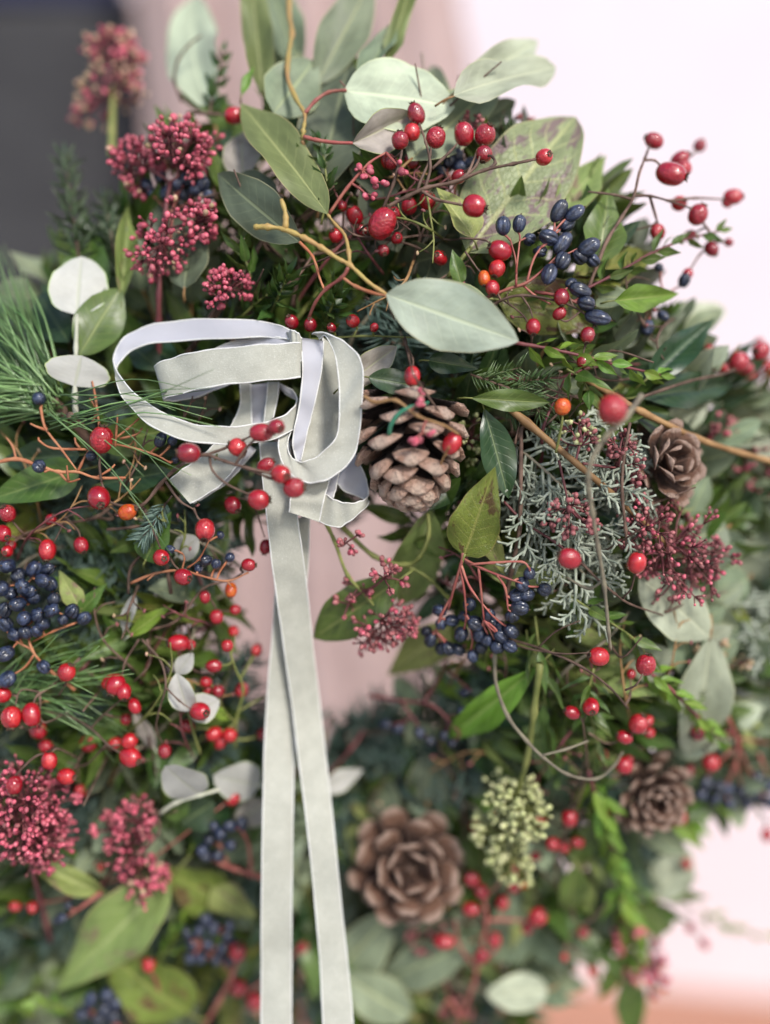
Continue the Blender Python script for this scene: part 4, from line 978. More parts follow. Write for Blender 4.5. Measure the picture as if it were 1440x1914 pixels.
leaves('blurred pale leaves at the outer edge past the bud spray', [(1440, 1010, 1390, 930, 80, 'ellip', 'euc_pale', 3, 3, None), (1400, 1080, 1330, 1120, 90, 'ellip', 'euc_sage', 2, 2.4, None), (1450, 1100, 1400, 1180, 90, 'ellip', 'euc_pale', 3, 3, None)], (), 'single eucalyptus leaves', 0, 'st_tan', 5, 'eucalyptus_leaf', 'leaf')
leaves('grey white round leaf in the fir behind the hanging rosehip', [(330, 1040, 370, 1004, 52, 'round', 'white', 1.2, 1.2, None)], (), WG, 0, 'st_white', 5, 'white_backed_sprig')

# ------------------------------------------------------------------ bud clusters
umbel('large bright pink bud cluster standing above the bow', [(297, 680, 2.6), (297, 600, 1.6), (297, 550, .6), (302, 470), (306, 420), (318, 340)],
      [(350, 262, 64, 115, -.4), (245, 302, 50, 58, -.2), (298, 478, 56, 72, -.6), (388, 412, 36, 42, -.4), (336, 390, 26, 8, -.8)], o=0, bud='bud_pink', bs=12.5, w=13, mixbud=('bud_cream', .04))
umbel('small pink bud cluster leaning over the dark leaves above the bow', [(360, 650, 2), (395, 590, .8), (440, 520)], [(430, 518, 38, 46, -.3), (400, 560, 22, 12, -.3)], o=0, bs=11, w=11, mw='st_brown')
umbel('blurred bud cluster, pink above and cream below, before the grey cloth', [(208, 290), (210, 220), (212, 160)], [(210, 76, 48, 56, 0), (206, 150, 60, 50, 0), (150, 215, 24, 16, .6), (255, 100, 24, 14, .4)], o=2, bud='bud_pink', bs=13, w=15, mw='st_green', mixbud=('bud_cream', .45))
umbel('large dusky pink bud spray at the outer edge on a long brown stalk', [(925, 740, .6), (985, 790, .3), (1080, 868, 0), (1170, 945, -.3), (1248, 1020, -.5)],
      [(1225, 955, 56, 30, -.4), (1295, 990, 60, 38, -.4), (1258, 1050, 54, 34, -.6), (1318, 1060, 58, 42, -.3), (1275, 1112, 50, 32, -.5), (1215, 1065, 48, 26, -.2), (1185, 970, 44, 20, 0), (1352, 1040, 36, 20, -.2), (1180, 1020, 40, 16, -.2)], o=-.4, bud='bud_dark', bs=10, w=15, mw='st_tan', mixbud=('bud_pink', .35))
umbel('small dusky bud cluster over the silver fronds', [(1045, 860, 0), (1055, 905, 0), (1065, 950, 0)], [(1070, 978, 46, 40, -.2), (1040, 960, 22, 10, 0), (1110, 985, 24, 12, 0)], o=-.3, bud='bud_dark', bs=11, w=6)
umbel('dusky bud cluster before the half hidden pine cone', [(1090, 866, 0), (1130, 872, 0), (1170, 876, 0)], [(1185, 868, 44, 30, -.3), (1160, 820, 30, 20, -.2), (1190, 910, 24, 14, -.2)], o=-.6, bud='bud_dark', bs=11, w=6)
umbel('greenish bud cluster beside the orange hip', [(1075, 870, 0), (1082, 840, 0), (1088, 820, 0)], [(1088, 806, 36, 26, -.1), (1080, 780, 18, 8, 0)], o=-.3, bud='bud_dark', bs=10.5, w=6, mixbud=('bud_green', .5))
umbel('dusky bud cluster dangling in front of the hole', [(600, 960, .5), (625, 1010, 0), (650, 1075, -.8), (690, 1120, -1.5), (715, 1160, -2)],
      [(735, 1180, 50, 52, -2.4), (690, 1200, 36, 26, -2.2), (735, 1070, 30, 26, -2.0), (665, 1110, 26, 14, -1.6), (660, 1010, 24, 14, -.8), (640, 1140, 22, 6, -1.4), (770, 1170, 28, 22, -2.2)], o=0, bud='bud_dark', bs=10.5, w=9, mw='st_green', mixbud=('bud_pink', .25))
umbel('dense pink bud head at the outer edge of the lower half', [(95, 1760, 1.5), (75, 1680, .8), (55, 1600, 0), (50, 1540, 0)], [(40, 1470, 58, 70, -.8), (105, 1490, 42, 34, -.4), (35, 1565, 60, 76, -.9), (105, 1570, 56, 64, -.6), (-15, 1520, 50, 30, -.5)], o=-.6, bud='bud_pink', bs=11, w=12, mixbud=('bud_dark', .2))
umbel('small blurred pink bud head beside the dense one', [(190, 1660, 1), (220, 1610, .4), (240, 1580, 0)], [(262, 1520, 36, 30, -.4), (240, 1570, 46, 36, -.4), (195, 1540, 28, 14, 0)], o=0, bud='bud_pink', bs=12, w=9, mixbud=('bud_dark', .2))
umbel('sparse pink bud head above the lower yellow green leaf', [(300, 1700, .8), (285, 1670, .4), (270, 1650, 0)], [(265, 1642, 44, 34, -.5), (300, 1640, 22, 10, -.3)], o=-.4, bud='bud_pink', bs=12, w=8, mixbud=('bud_cream', .25))
umbel('pale green bud cluster hanging on a green stalk', [(1010, 1240, .6), (998, 1330, .2), (985, 1420, 0), (965, 1490, 0)], [(975, 1490, 46, 34, -.6), (945, 1525, 52, 42, -.6), (985, 1545, 44, 32, -.5), (930, 1585, 44, 30, -.5), (955, 1630, 40, 30, -.4), (905, 1560, 28, 14, -.3)], o=-1, bud='bud_green', bs=13, w=16, mw='st_green', smat='st_green')
umbel('tiny pink bud tuft behind the topmost rosehips', [(880, 262, .3), (884, 240, .2)], [(886, 218, 24, 16, .1)], o=.2, bud='bud_dark', bs=11, w=5)
umbel('row of tiny buds on the rim of the mottled leaf', [(950, 260, .6), (975, 235, .5), (1000, 218, .4)], [(985, 222, 20, 12, .3), (960, 240, 18, 8, .4)], o=1, bud='bud_dark', bs=10, w=5)
umbel('blurred pink bud cluster beyond the long brown stalk', [(1440, 930, 1), (1410, 880, 1), (1390, 840, 1)], [(1400, 880, 56, 40, 1), (1340, 800, 34, 28, .5), (1440, 940, 40, 24, 1)], o=1.5, bud='bud_dark', bs=13, w=7, mixbud=('bud_pink', .3))
umbel('blurred pink bud cluster low against the white wall', [(1160, 1720, 0), (1190, 1770, 0), (1210, 1800, 0)], [(1215, 1815, 52, 44, 0), (1170, 1740, 34, 18, 0)], o=0, bud='bud_pink', bs=14, w=8, mixbud=('bud_cream', .3))
umbel('brownish bud spray low between rosehips', [(860, 1900, 0), (840, 1860, 0), (800, 1740, 0)], [(790, 1735, 40, 24, 0), (850, 1890, 30, 20, 0)], o=.5, bud='bud_dark', bs=12, w=7)
umbel('cream and pink bud sprig beside the far white leaves', [(1320, 1190, 0), (1345, 1215, 0), (1375, 1235, 0)], [(1340, 1205, 26, 10, 0), (1390, 1245, 26, 10, 0), (1300, 1200, 20, 8, 0)], o=1, bud='bud_cream', bs=11, w=7, mw='st_tan')
umbel('cream bud tuft deep behind the blotched leaf', [(880, 830, 1), (880, 800, 1)], [(882, 800, 34, 18, .8), (890, 860, 26, 10, 1)], o=.8, bud='bud_green', bs=10, w=5)
umbel('green bud tuft behind the rosehips at the mottled leaf', [(800, 330, 1), (820, 310, 1)], [(815, 300, 30, 14, 1)], o=1, bud='bud_green', bs=12, w=5)
umbel('small pinkish eucalyptus bud sprig among the upper rosehips', [(615, 400, 0), (650, 350, -.2), (690, 305, -.4), (722, 285, -.4)], [(682, 322, 16, 3, -.5), (710, 345, 16, 2, -.5), (752, 318, 16, 2, -.6), (690, 366, 14, 2, -.2)], o=0, bud='bud_pink', bs=16, w=7, smat='st_pink', mw='st_pink')
umbel('reddish fork of buds lying across the tan pine cone', [(680, 740, -1.3), (702, 752, -1.5), (740, 748, -1.8), (782, 778, -2.0), (830, 795, -1.9), (858, 812, -1.5)], [(785, 822, 18, 3, -2.1), (790, 745, 16, 3, -2.0)], o=-.9, bud='bud_pink', bs=15, w=7, smat='st_pink', mw='st_tan')

# ------------------------------------------------------------------ navy berries
navy('upright sprig of ridged navy berries on red stalks above the olive leaf', [(941, 422, 31, -.6, 270), (971, 418, 31, -.6, 280), (990, 447, 26), (1045, 394, 33, -.5, 300), (1074, 398, 32, -.4, 330), (1060, 418, 33), (1026, 443, 33, -.5, 200), (1052, 455, 33), (1101, 462, 33, -.5, 330), (1083, 480, 32), (1108, 486, 30), (1052, 487, 33, -.6, 120), (1027, 512, 32, -.5, 110), (1010, 470, 28)],
     (975, 530), [[(900, 560, .2), (950, 540, 0), (985, 528, -.2), (1020, 500, -.2), (1050, 470, -.2)], [(965, 535, -.2), (965, 490, -.4), (955, 450, -.5)], [(985, 528, -.2), (1000, 480, -.4), (1030, 440, -.4)], [(1020, 500, -.2), (1060, 475, -.2), (1085, 462, -.2)], [(975, 530, 0), (1000, 552, -.1), (1030, 568, -.2)], [(965, 510, -.4), (972, 450, -.5)]], o=-.4, oblong=1.12)
navy('three ridged navy berries above the hanging red hip', [(1085, 542, 32, -.5, 200), (1096, 567, 33, -.6, 20), (1118, 593, 34, -.7, 15), (1068, 530, 22)], (1020, 545), [[(1000, 545, .1), (1040, 552, -.2), (1080, 566, -.3), (1110, 582, -.4)]], o=-.4, oblong=1.1, smat='st_pink')
navy('hanging sprig of wrinkled navy berries on red stalks', [(990, 1072, 27), (1018, 1102, 29), (977, 1092, 30), (985, 1112, 30), (966, 1113, 28), (972, 1136, 30), (958, 1152, 30), (956, 1180, 31), (954, 1208, 28), (930, 1208, 32), (938, 1190, 28), (896, 1186, 30), (890, 1166, 32), (868, 1152, 26), (884, 1226, 28), (862, 1186, 30), (838, 1212, 30), (822, 1141, 30), (825, 1166, 26), (805, 1196, 30), (798, 1180, 26), (825, 1212, 28), (856, 1214, 28), (920, 1166, 32), (934, 1172, 28), (914, 1150, 28), (878, 1130, 28), (910, 1196, 28), (845, 1160, 26), (900, 1210, 28)],
     (862, 1046), [[(868, 1010, .8), (866, 1036, .2), (862, 1055, 0), (850, 1095, -.2), (838, 1140, -.3)], [(866, 1044, .1), (900, 1062, -.3), (940, 1078, -.5), (975, 1090, -.5)], [(860, 1058, 0), (868, 1105, -.4), (872, 1150, -.4)], [(895, 1062, -.3), (900, 1110, -.5), (905, 1160, -.5)], [(862, 1055, 0), (880, 1100, -.4), (920, 1150, -.5)], [(930, 1075, -.5), (945, 1100, -.4), (950, 1140, -.4)], [(845, 1115, -.2), (825, 1150, -.3), (815, 1180, -.2)], [(880, 1055, -.2), (920, 1052, -.4), (975, 1050, -.4), (990, 1062, -.4)]], o=-1.4, size=30, w=8)
navy('heavy cluster of ridged navy berries at the outer edge of the middle', [(14, 1058, 32), (35, 1076, 33), (64, 1064, 32), (90, 1064, 30), (3, 1100, 34), (42, 1096, 32), (64, 1116, 33), (95, 1092, 31), (33, 1130, 33), (55, 1106, 32), (97, 1140, 33), (70, 1150, 32), (45, 1156, 33), (101, 1120, 30), (135, 1142, 31), (157, 1156, 29), (80, 1164, 33), (48, 1182, 31), (10, 1166, 34), (10, 1222, 33), (28, 1186, 30), (82, 1247, 30), (14, 1270, 32), (8, 1140, 32), (80, 1085, 30), (20, 1110, 30), (118, 1158, 24), (68, 1180, 24)],
     (60, 1220), [[(140, 1290, .8), (90, 1250, .5), (60, 1215, .3), (50, 1170, .3)], [(60, 1215, .3), (20, 1190, .2), (0, 1150, .2)], [(50, 1170, .3), (90, 1140, .2), (120, 1150, .1)], [(50, 1165, .3), (40, 1110, .2), (60, 1080, .2)], [(50, 1130, .3), (30, 1085, .2), (20, 1060, .2)], [(140, 1165, .2), (100, 1180, .3), (60, 1200, .4)]], o=-.7, size=32, smat='st_orange')
navy('nearly bare orange twig with a few blue berries beneath the pine needles', [(73, 745, 28, -.6, 250), (73, 872, 29, -.8, 230), (171, 852, 24, -.8, 180), (300, 822, 26, -.3), (322, 824, 22, -.2), (328, 860, 18, .2)],
     (145, 880), [[(-20, 868, -.4), (30, 858, -.5), (70, 870, -.6), (110, 882, -.6), (145, 882, -.6), (180, 893, -.6), (235, 893, -.6)],
     [(76, 762, -.5), (85, 800, -.6), (115, 840, -.6), (143, 878, -.6)], [(145, 882, -.6), (165, 845, -.6), (190, 830, -.5), (240, 835, -.4), (290, 850, -.3), (320, 866, -.2)], [(90, 805, -.6), (70, 798, -.6), (57, 792, -.6)], [(30, 858, -.5), (24, 835, -.5), (12, 818, -.5)], [(110, 882, -.6), (128, 900, -.6), (150, 895, -.6)]],
     o=-.2, smat='st_orange', w=8, extra=[[(128, 898, -.7), (125, 870, -.8)], [(190, 830, -.5), (178, 740, -.3), (172, 712, -.2)], [(180, 893, -.6), (205, 878, -.8), (215, 868, -.8)], [(150, 838, -.6), (142, 828, -.7), (140, 818, -.7)], [(165, 840, -.6), (100, 838, -.6), (75, 825, -.6), (72, 818, -.6)], [(215, 835, -.5), (218, 800, -.6), (220, 775, -.6)], [(215, 820, -.5), (240, 800, -.5), (260, 782, -.5)], [(225, 820, -.5), (255, 812, -.5), (266, 800, -.5)], [(178, 760, -.3), (168, 745, -.3)], [(172, 790, -.3), (182, 770, -.3)]], name='berry_sprig')
navy('bare orange twig with small navy berries below the bow', [(385, 1047, 24), (404, 1054, 20), (430, 1042, 21), (318, 1027, 19), (371, 1062, 20), (412, 1000, 18)], (370, 1075), [[(245, 1090, .3), (290, 1072, .2), (340, 1066, 0), (375, 1076, -.1), (425, 1086, -.1), (465, 1070, -.1)], [(350, 1062, 0), (372, 1045, -.2), (390, 1012, -.2)], [(340, 1066, 0), (345, 1045, 0), (342, 1035, 0)]], o=-.3, smat='st_orange', w=6, extra=[[(290, 1072, .2), (275, 1085, .1)], [(425, 1086, -.1), (432, 1096, -.1)]])
navy('navy berries half hidden under the upper pink buds', [(275, 345, 30), (300, 330, 30), (285, 362, 28), (330, 345, 30), (350, 335, 30), (365, 355, 28), (380, 345, 28), (345, 365, 26), (390, 365, 24), (310, 360, 26), (272, 320, 22)], (320, 400), [[(318, 450, .5), (322, 400, .2), (330, 370, 0)], [(322, 400, .2), (290, 370, 0)], [(322, 395, .2), (370, 370, 0)]], o=.8)
navy('blurred blue berry cluster low behind the light green leaf', [(372, 1740), (400, 1735), (425, 1750), (360, 1765), (390, 1765), (415, 1775), (440, 1765), (375, 1790), (405, 1795), (350, 1745), (430, 1730), (385, 1718), (355, 1790), (430, 1795)], (420, 1810), [[(460, 1860, .5), (425, 1810, 0), (400, 1770, 0)], [(425, 1810, 0), (380, 1770, 0)], [(415, 1790, 0), (430, 1750, 0)]], o=-1, size=26, w=7)
navy('dark blurred berry sprig beside the ribbon tail with rosy stalks', [(392, 1570), (412, 1560), (430, 1580), (385, 1600), (408, 1600), (430, 1545), (378, 1590), (400, 1545), (452, 1540)], (440, 1620), [[(490, 1640, 0), (440, 1625, 0), (400, 1610, 0)], [(470, 1640, 0), (465, 1580, 0), (450, 1550, 0)], [(430, 1622, 0), (410, 1580, 0)]], o=-.3, size=26, w=11)
navy('blurred navy berries low at the outer edge on rusty stalks', [(1310, 1485), (1335, 1492), (1360, 1475), (1362, 1502), (1385, 1480), (1395, 1500), (1410, 1478), (1425, 1495), (1438, 1470), (1415, 1455), (1345, 1470), (1440, 1500), (1320, 1465)], (1380, 1400), [[(1360, 1340, .5), (1380, 1390, .2), (1370, 1440, 0), (1350, 1480, 0)], [(1380, 1390, .2), (1400, 1440, 0), (1420, 1480, 0)], [(1380, 1380, .3), (1440, 1390, .2)], [(1370, 1400, .2), (1330, 1440, .1), (1318, 1470, 0)], [(1375, 1420, .1), (1385, 1460, 0)], [(1420, 1410, .2), (1435, 1450, 0)]], o=.5, size=30, w=9)
navy('blue blurred berries deep in the lower gap', [(785, 1370), (805, 1385), (830, 1375), (845, 1390), (720, 1355), (745, 1362), (865, 1330), (870, 1295)], (800, 1310), [[(690, 1300, .5), (750, 1310, 0), (810, 1320, 0), (860, 1370, 0)], [(790, 1315, 0), (820, 1270, .3), (835, 1230, .8)], [(750, 1310, 0), (790, 1370, 0)], [(835, 1250, .3), (880, 1290, .2)]], o=-.3, size=24, w=8, smat='st_wine')
navy('dark wet navy berries at the bottom edge beside the rust blotched leaf', [(170, 1870), (195, 1885), (215, 1875), (185, 1905), (210, 1900), (155, 1895), (200, 1860)], (220, 1925), [[(240, 1950, 0), (220, 1920, 0), (200, 1890, 0)], [(220, 1920, 0), (170, 1890, 0)]], o=-2, size=30, w=9)
navy('pair of blue berries on a short rosy twig at the lower corner', [(115, 1716, 22), (128, 1692, 20), (105, 1720, 16)], (150, 1695), [[(190, 1668, .5), (160, 1690, 0), (128, 1712, 0)]], o=-1, size=22, w=9)
navy('two navy berries at the outer edge below the upper hips', [(1210, 612, 30), (1280, 524, 26), (1240, 590, 22), (1232, 500, 20)], (1230, 560), [[(1190, 600, .5), (1230, 560, .3), (1270, 535, .2)], [(1230, 560, .3), (1215, 590, .2)]], o=.8, size=28, w=6)
navy('navy berries in the shade behind the upper rosehips', [(840, 300, 30), (860, 312, 30), (880, 305, 28), (825, 318, 26), (855, 290, 24)], (850, 350), [[(850, 380, .6), (850, 345, .3), (855, 315, .2)], [(850, 345, .3), (835, 320, .2)]], o=1.4, size=28)

# ------------------------------------------------------------------ rosehips
hips('topmost rosehip sprig before the pale round eucalyptus leaf', [(778, 213, 36, -.9, 250, .15), (770, 247, 33, -.6, 280, .1), (748, 262, 35, -.9, 270, .1), (815, 257, 38, -.8, 290, .1), (731, 304, 27, .4), (715, 418, 52, -.9, 300, .25), (887, 385, 44, -1.3, 20, .3), (1017, 293, 34, -1.6, -10, .85), (867, 250, 39, -.6, 260, .3), (907, 252, 42, -.7, 300, .5), (905, 288, 33, -.5, 100, .2), (858, 330, 30, .2)],
  [[(690, 440, .6), (715, 395, -.2), (760, 368, -.5), (800, 350, -.7), (850, 340, -.8), (905, 318, -1.2), (960, 306, -1.5), (1002, 297, -1.6)], [(795, 352, -.6), (805, 310, -.7), (796, 265, -.8), (784, 230, -.9)], [(715, 392, -.2), (735, 345, -.5), (748, 300, -.8), (752, 280, -.9)],
   [(780, 356, -.6), (790, 330, -.6), (803, 300, -.6), (806, 275, -.7)], [(786, 355, -.6), (815, 372, -.9), (850, 380, -1.2), (868, 384, -1.3)], [(808, 315, -.6), (840, 285, -.5), (855, 268, -.5)], [(860, 335, -.8), (890, 310, -.7), (903, 270, -.6)], [(868, 332, -.8), (878, 318, -.7), (893, 280, -.5)], [(915, 315, -1.2), (926, 305, -1.1), (920, 292, -.9), (908, 290, -.7)]], w=9)
hips('dark rosehips in the shade below the topmost sprig', [(765, 385, 36), (800, 375, 34), (664, 402, 34), (628, 440, 30), (676, 430, 22), (735, 400, 30), (742, 445, 24), (823, 482, 32), (716, 468, 24), (770, 300, 28), (725, 300, 30), (700, 420, 24), (640, 385, 20)], [[(560, 445, 1), (640, 447, .6), (730, 448, .4), (800, 470, .3), (830, 490, .3)], [(690, 480, .5), (740, 440, .4), (790, 395, .5)], [(730, 448, .4), (790, 440, .4), (840, 448, .3), (870, 445, .2)]], o=.8, w=6)
hips('outer rosehip sprig reaching out against the pale wall', [(1223, 263, 34, -.2, 200, .2), (1308, 272, 26, 1, 300, .1), (1272, 297, 32, .4, 330, .2), (1255, 324, 50, -.6, 20, .3), (1279, 314, 32, .2), (1371, 367, 31, .2, 0, .1), (1360, 379, 22, .5), (1305, 401, 40, -.4, 300, .2), (1270, 380, 32, .6), (1230, 434, 29, .6), (1330, 465, 27, .4, 60, .3), (1286, 512, 22, .8), (1363, 453, 18, .4), (1290, 440, 24, .8), (1175, 430, 24, 1.4)],
  [[(1098, 545, .8), (1115, 500, .4), (1135, 450, .1), (1163, 405, -.1), (1184, 370, -.2), (1195, 325, -.3), (1205, 298, -.3)], [(1184, 366, -.2), (1215, 366, -.3), (1250, 375, -.4), (1290, 388, -.5)], [(1205, 298, -.3), (1210, 285, -.3), (1215, 270, -.2)], [(1205, 299, -.3), (1225, 300, -.5), (1240, 316, -.6)], [(1250, 375, -.4), (1300, 370, 0), (1350, 372, .2)], [(1250, 320, -.4), (1290, 292, .5), (1305, 280, .9)], [(1180, 372, -.2), (1150, 364, .1), (1100, 358, .4)], [(1215, 366, -.2), (1225, 400, .3), (1232, 425, .5)], [(1290, 388, -.5), (1325, 430, 0), (1332, 455, .3)]], o=-.2, w=8)
hips('short rosehip sprig among the red berry stalks', [(935, 468, 40, -1, 200, .3), (930, 502, 34, -1, 110, .3), (921, 538, 28, -1, 90, .4), (905, 520, 27, -.9, 90, .3, 1), (1050, 555, 33, -.9, 90, .2), (1046, 586, 26, -.6), (997, 611, 29, -.8, 90, .4), (1099, 626, 31, -.9, 100, .3), (1090, 676, 26, -.5)],
  [[(890, 600, .5), (930, 565, -.5), (975, 552, -.7), (1040, 562, -.7), (1085, 580, -.7), (1115, 610, -.7)], [(975, 552, -.7), (990, 575, -.7), (997, 596, -.8)], [(860, 445, -.3), (905, 448, -.8), (918, 458, -.9)], [(1085, 582, -.7), (1060, 600, -.6), (1040, 592, -.6)], [(870, 470, -.4), (895, 505, -.8), (905, 512, -.9)], [(1112, 605, -.7), (1095, 645, -.6), (1090, 664, -.6)]], w=6)
hips('rosehips hidden behind the top of the bow', [(545, 602, 28), (580, 607, 27), (660, 600, 28), (620, 612, 20), (700, 612, 18)], [[(500, 640, .8), (580, 635, .6), (680, 628, .6), (800, 632, .6)], [(660, 630, .6), (668, 615, .6)]], o=.2, w=6, smat='st_green')
hips('rosehip sprig lying across the velvet bow', [(353, 847, 40, -2.4, 180, .25), (444, 836, 37, -2, 200, .3), (489, 808, 39, -2.5, 0, .1), (517, 798, 33, -3.2, 20, .85), (497, 870, 31, -1.8, 330, .2), (525, 886, 39, -3, 20, .8), (550, 911, 40, -2.8, 0, .3), (484, 934, 41, -2.2, 0, .1), (383, 990, 42, -1.4, 90, .5)],
  [[(215, 962, .2), (265, 945, -.2), (300, 905, -.6), (330, 875, -1), (360, 858, -1.6), (385, 850, -2), (420, 862, -2.2), (460, 874, -2.4), (510, 886, -2.6)], [(385, 850, -2), (420, 838, -2), (455, 822, -2.2), (475, 812, -2.4)], [(392, 855, -2), (398, 880, -2.1), (425, 905, -2.2), (468, 925, -2.2)], [(440, 868, -2.3), (460, 838, -2.4), (485, 815, -2.6), (505, 806, -2.8)], [(452, 872, -2.3), (500, 892, -2.5), (535, 905, -2.7)], [(362, 950, -.8), (370, 968, -1.1), (378, 974, -1.3)], [(310, 900, -.7), (335, 935, -.8), (362, 952, -.9)]], w=8)
hips('big rosehips beneath the pine needles on a brown twig', [(190, 822, 47, -1.5, 280, .25), (185, 930, 44, -1, 60, .75), (238, 957, 32, -.7, 340, .2, 1), (301, 1042, 34, -.7, 10, .85), (342, 1078, 33, -.8, 10, .6)], [[(320, 1110, .8), (300, 1000, .6), (265, 950, .2), (225, 945, -.4), (205, 938, -.7)], [(190, 900, -.9), (186, 870, -1.1), (188, 848, -1.3)], [(265, 950, .2), (290, 1000, 0), (300, 1025, -.4)], [(205, 930, -.8), (195, 915, -.9), (188, 895, -.9)], [(300, 1000, .4), (322, 1050, 0), (335, 1065, -.5)]], w=8)
hips('rosehips over the fir at the outer edge', [(88, 1028, 36, -.3, 90, .3), (152, 1019, 31, -.2), (14, 960, 36, -.5), (4, 997, 34, -.6, 30, .6), (95, 972, 24, .3), (14, 1030, 24, -.3), (20, 1020, 22, .2)], [[(-20, 1080, .6), (30, 1010, .3), (80, 985, .4), (140, 960, .6)], [(30, 1005, .3), (60, 1010, .2), (78, 1018, 0)], [(120, 965, .5), (145, 990, .3), (150, 1005, 0)]], w=6)
hips('small rosehips hanging below the bow before the fir', [(465, 1056, 26, -.5, 0, .2), (435, 944, 34, .4), (497, 1022, 28, .6), (432, 1103, 25, .2, 90, .3, 1), (383, 1116, 24, .4), (405, 1153, 29, .6), (440, 1140, 22, 1), (334, 1202, 38, .2, 180, .4), (355, 1205, 22, .5)], [[(270, 1180, .8), (330, 1160, .6), (380, 1100, .4), (430, 1085, .2), (455, 1070, -.2)], [(380, 1100, .4), (400, 1130, .5), (405, 1142, .6)], [(290, 1190, .7), (310, 1196, .4), (320, 1200, .3)], [(420, 930, .6), (470, 940, .7), (495, 1005, .7)]], o=.2, w=6, smat='st_brown')
hips('loose rosehip sprig beside the ribbon tails', [(425, 1207, 24, -.3, 270, .1), (400, 1245, 29, .1), (408, 1292, 26, 0, 270, .3), (385, 1275, 24, .6), (452, 1290, 26, .6), (388, 1290, 20, .8), (480, 1215, 24, 1.5), (437, 1180, 22, 1.5), (350, 1358, 28, .6), (400, 1372, 30, .4), (430, 1374, 30, .2), (412, 1388, 24, .5), (494, 1372, 28, .6)], [[(440, 1400, .6), (442, 1345, .4), (455, 1290, .2), (440, 1250, 0), (430, 1218, -.2)], [(445, 1330, .4), (480, 1310, .4), (500, 1300, .4)], [(440, 1350, .4), (420, 1330, .3), (410, 1305, .1)], [(442, 1350, .4), (420, 1366, .4)]], w=6, smat='st_green')
hips('rosehips on dark twigs over the lower fir', [(216, 1280, 42, -.3, 110, .4), (208, 1275, 36, .2), (232, 1293, 32, -.6, 80, .6), (252, 1320, 28, -.2), (373, 1330, 38, -1.0, 0, .75), (308, 1404, 26, -.6, 90, .3), (242, 1385, 32, -.8), (243, 1415, 40, -1, 20, .5), (235, 1345, 24, .8), (215, 1390, 24, .8)],
  [[(80, 1330, .4), (130, 1340, .1), (170, 1362, -.3), (205, 1395, -.7), (230, 1410, -.9)], [(265, 1195, .4), (300, 1235, 0), (310, 1280, -.4), (300, 1320, -.5), (292, 1360, -.5), (304, 1390, -.6)], [(310, 1285, -.4), (335, 1310, -.7), (356, 1325, -.9)], [(260, 1195, .4), (235, 1235, .2), (228, 1265, 0)], [(170, 1362, -.3), (190, 1340, -.2), (235, 1300, -.1)], [(200, 1390, -.6), (160, 1430, -.2), (125, 1425, 0)], [(275, 1195, .4), (280, 1240, .4), (250, 1275, .4)], [(205, 1395, -.7), (225, 1392, -.8)]], w=6)
hips('rosehips at the outer edge above the dense pink bud head', [(22, 1341, 42, -.8, 90, .3), (59, 1336, 38, -.7, 80, .2), (4, 1300, 31, -.5), (125, 1257, 36, -.7, 300, .2), (72, 1365, 36, .6), (85, 1395, 30, .8), (92, 1422, 31, -1.5, 270, .1), (124, 1452, 33, -1.5, 0, .4), (27, 1468, 35, -1.8, 90, .2), (165, 1390, 34, 1), (150, 1480, 28, 1)],
  [[(150, 1230, .4), (100, 1280, 0), (70, 1300, -.3), (62, 1318, -.5)], [(80, 1295, -.2), (40, 1290, -.3), (28, 1320, -.6)], [(75, 1300, -.3), (80, 1350, -.4), (130, 1330, 0)], [(150, 1420, .2), (110, 1400, -.8), (95, 1408, -1.3)], [(150, 1415, .2), (140, 1435, -.8), (130, 1440, -1.3)], [(110, 1300, 0), (122, 1280, -.4), (124, 1272, -.6)]], w=6)
hips('blurred rosehips low between bud heads and ribbon', [(435, 1493, 28, 0), (185, 1620, 22, 1), (60, 1697, 20, 0), (28, 1695, 22, .4), (445, 1780, 34, -2), (278, 1804, 27, -2), (446, 1846, 34, -1.4), (476, 1872, 32, -1.4), (565, 1772, 20, 1)], [[(380, 1920, -1), (410, 1870, -1.4), (435, 1820, -1.8), (445, 1790, -2)], [(430, 1830, -1.6), (455, 1860, -1.4)], [(200, 1650, 1), (120, 1680, .6), (60, 1690, .2)], [(300, 1860, -1.4), (290, 1830, -1.8), (280, 1815, -2)]], w=10, smat='st_pink')
hips('single rosehip resting on the tan pine cone', [(845, 829, 39, -2.2, 300, .1)], [[(805, 905, -1.2), (818, 880, -1.7), (832, 850, -2.6), (840, 835, -3.3)]], w=6, smat='st_tan')
hips('small rosehip above the tan pine cone', [(771, 703, 33, -1.6, 90, .2)], [[(757, 630, -.6), (763, 660, -1.4), (774, 700, -2.5), (800, 740, -2.2), (822, 770, -2)], [(760, 645, -1), (772, 670, -1.3), (772, 690, -1.5)]], w=5)
hips('round rosehip on the close grey tendril', [(1145, 765, 52, -5.0, 280, -.3)], [[(1200, 738, -4.6), (1170, 780, -4.6), (1130, 820, -4.4), (1106, 862, -4.0), (1100, 905, -3.6), (1108, 960, -3.0), (1118, 1020, -2.6), (1130, 1095, -2.2), (1138, 1180, -1.8), (1142, 1215, -1.4)], [(1125, 825, -4.4), (1140, 800, -4.8), (1143, 782, -5.2)], [(1128, 1085, -2.2), (1100, 1100, -1), (1060, 1080, -.2)]], smat='st_grey', w=10)
hips('orange rosehip on a short green stalk', [(1052, 760, 32, -1, 270, .1, 1)], [[(1040, 846, -.4), (1046, 815, -.7), (1051, 790, -.9), (1052, 776, -1)]], smat='st_green', w=7)
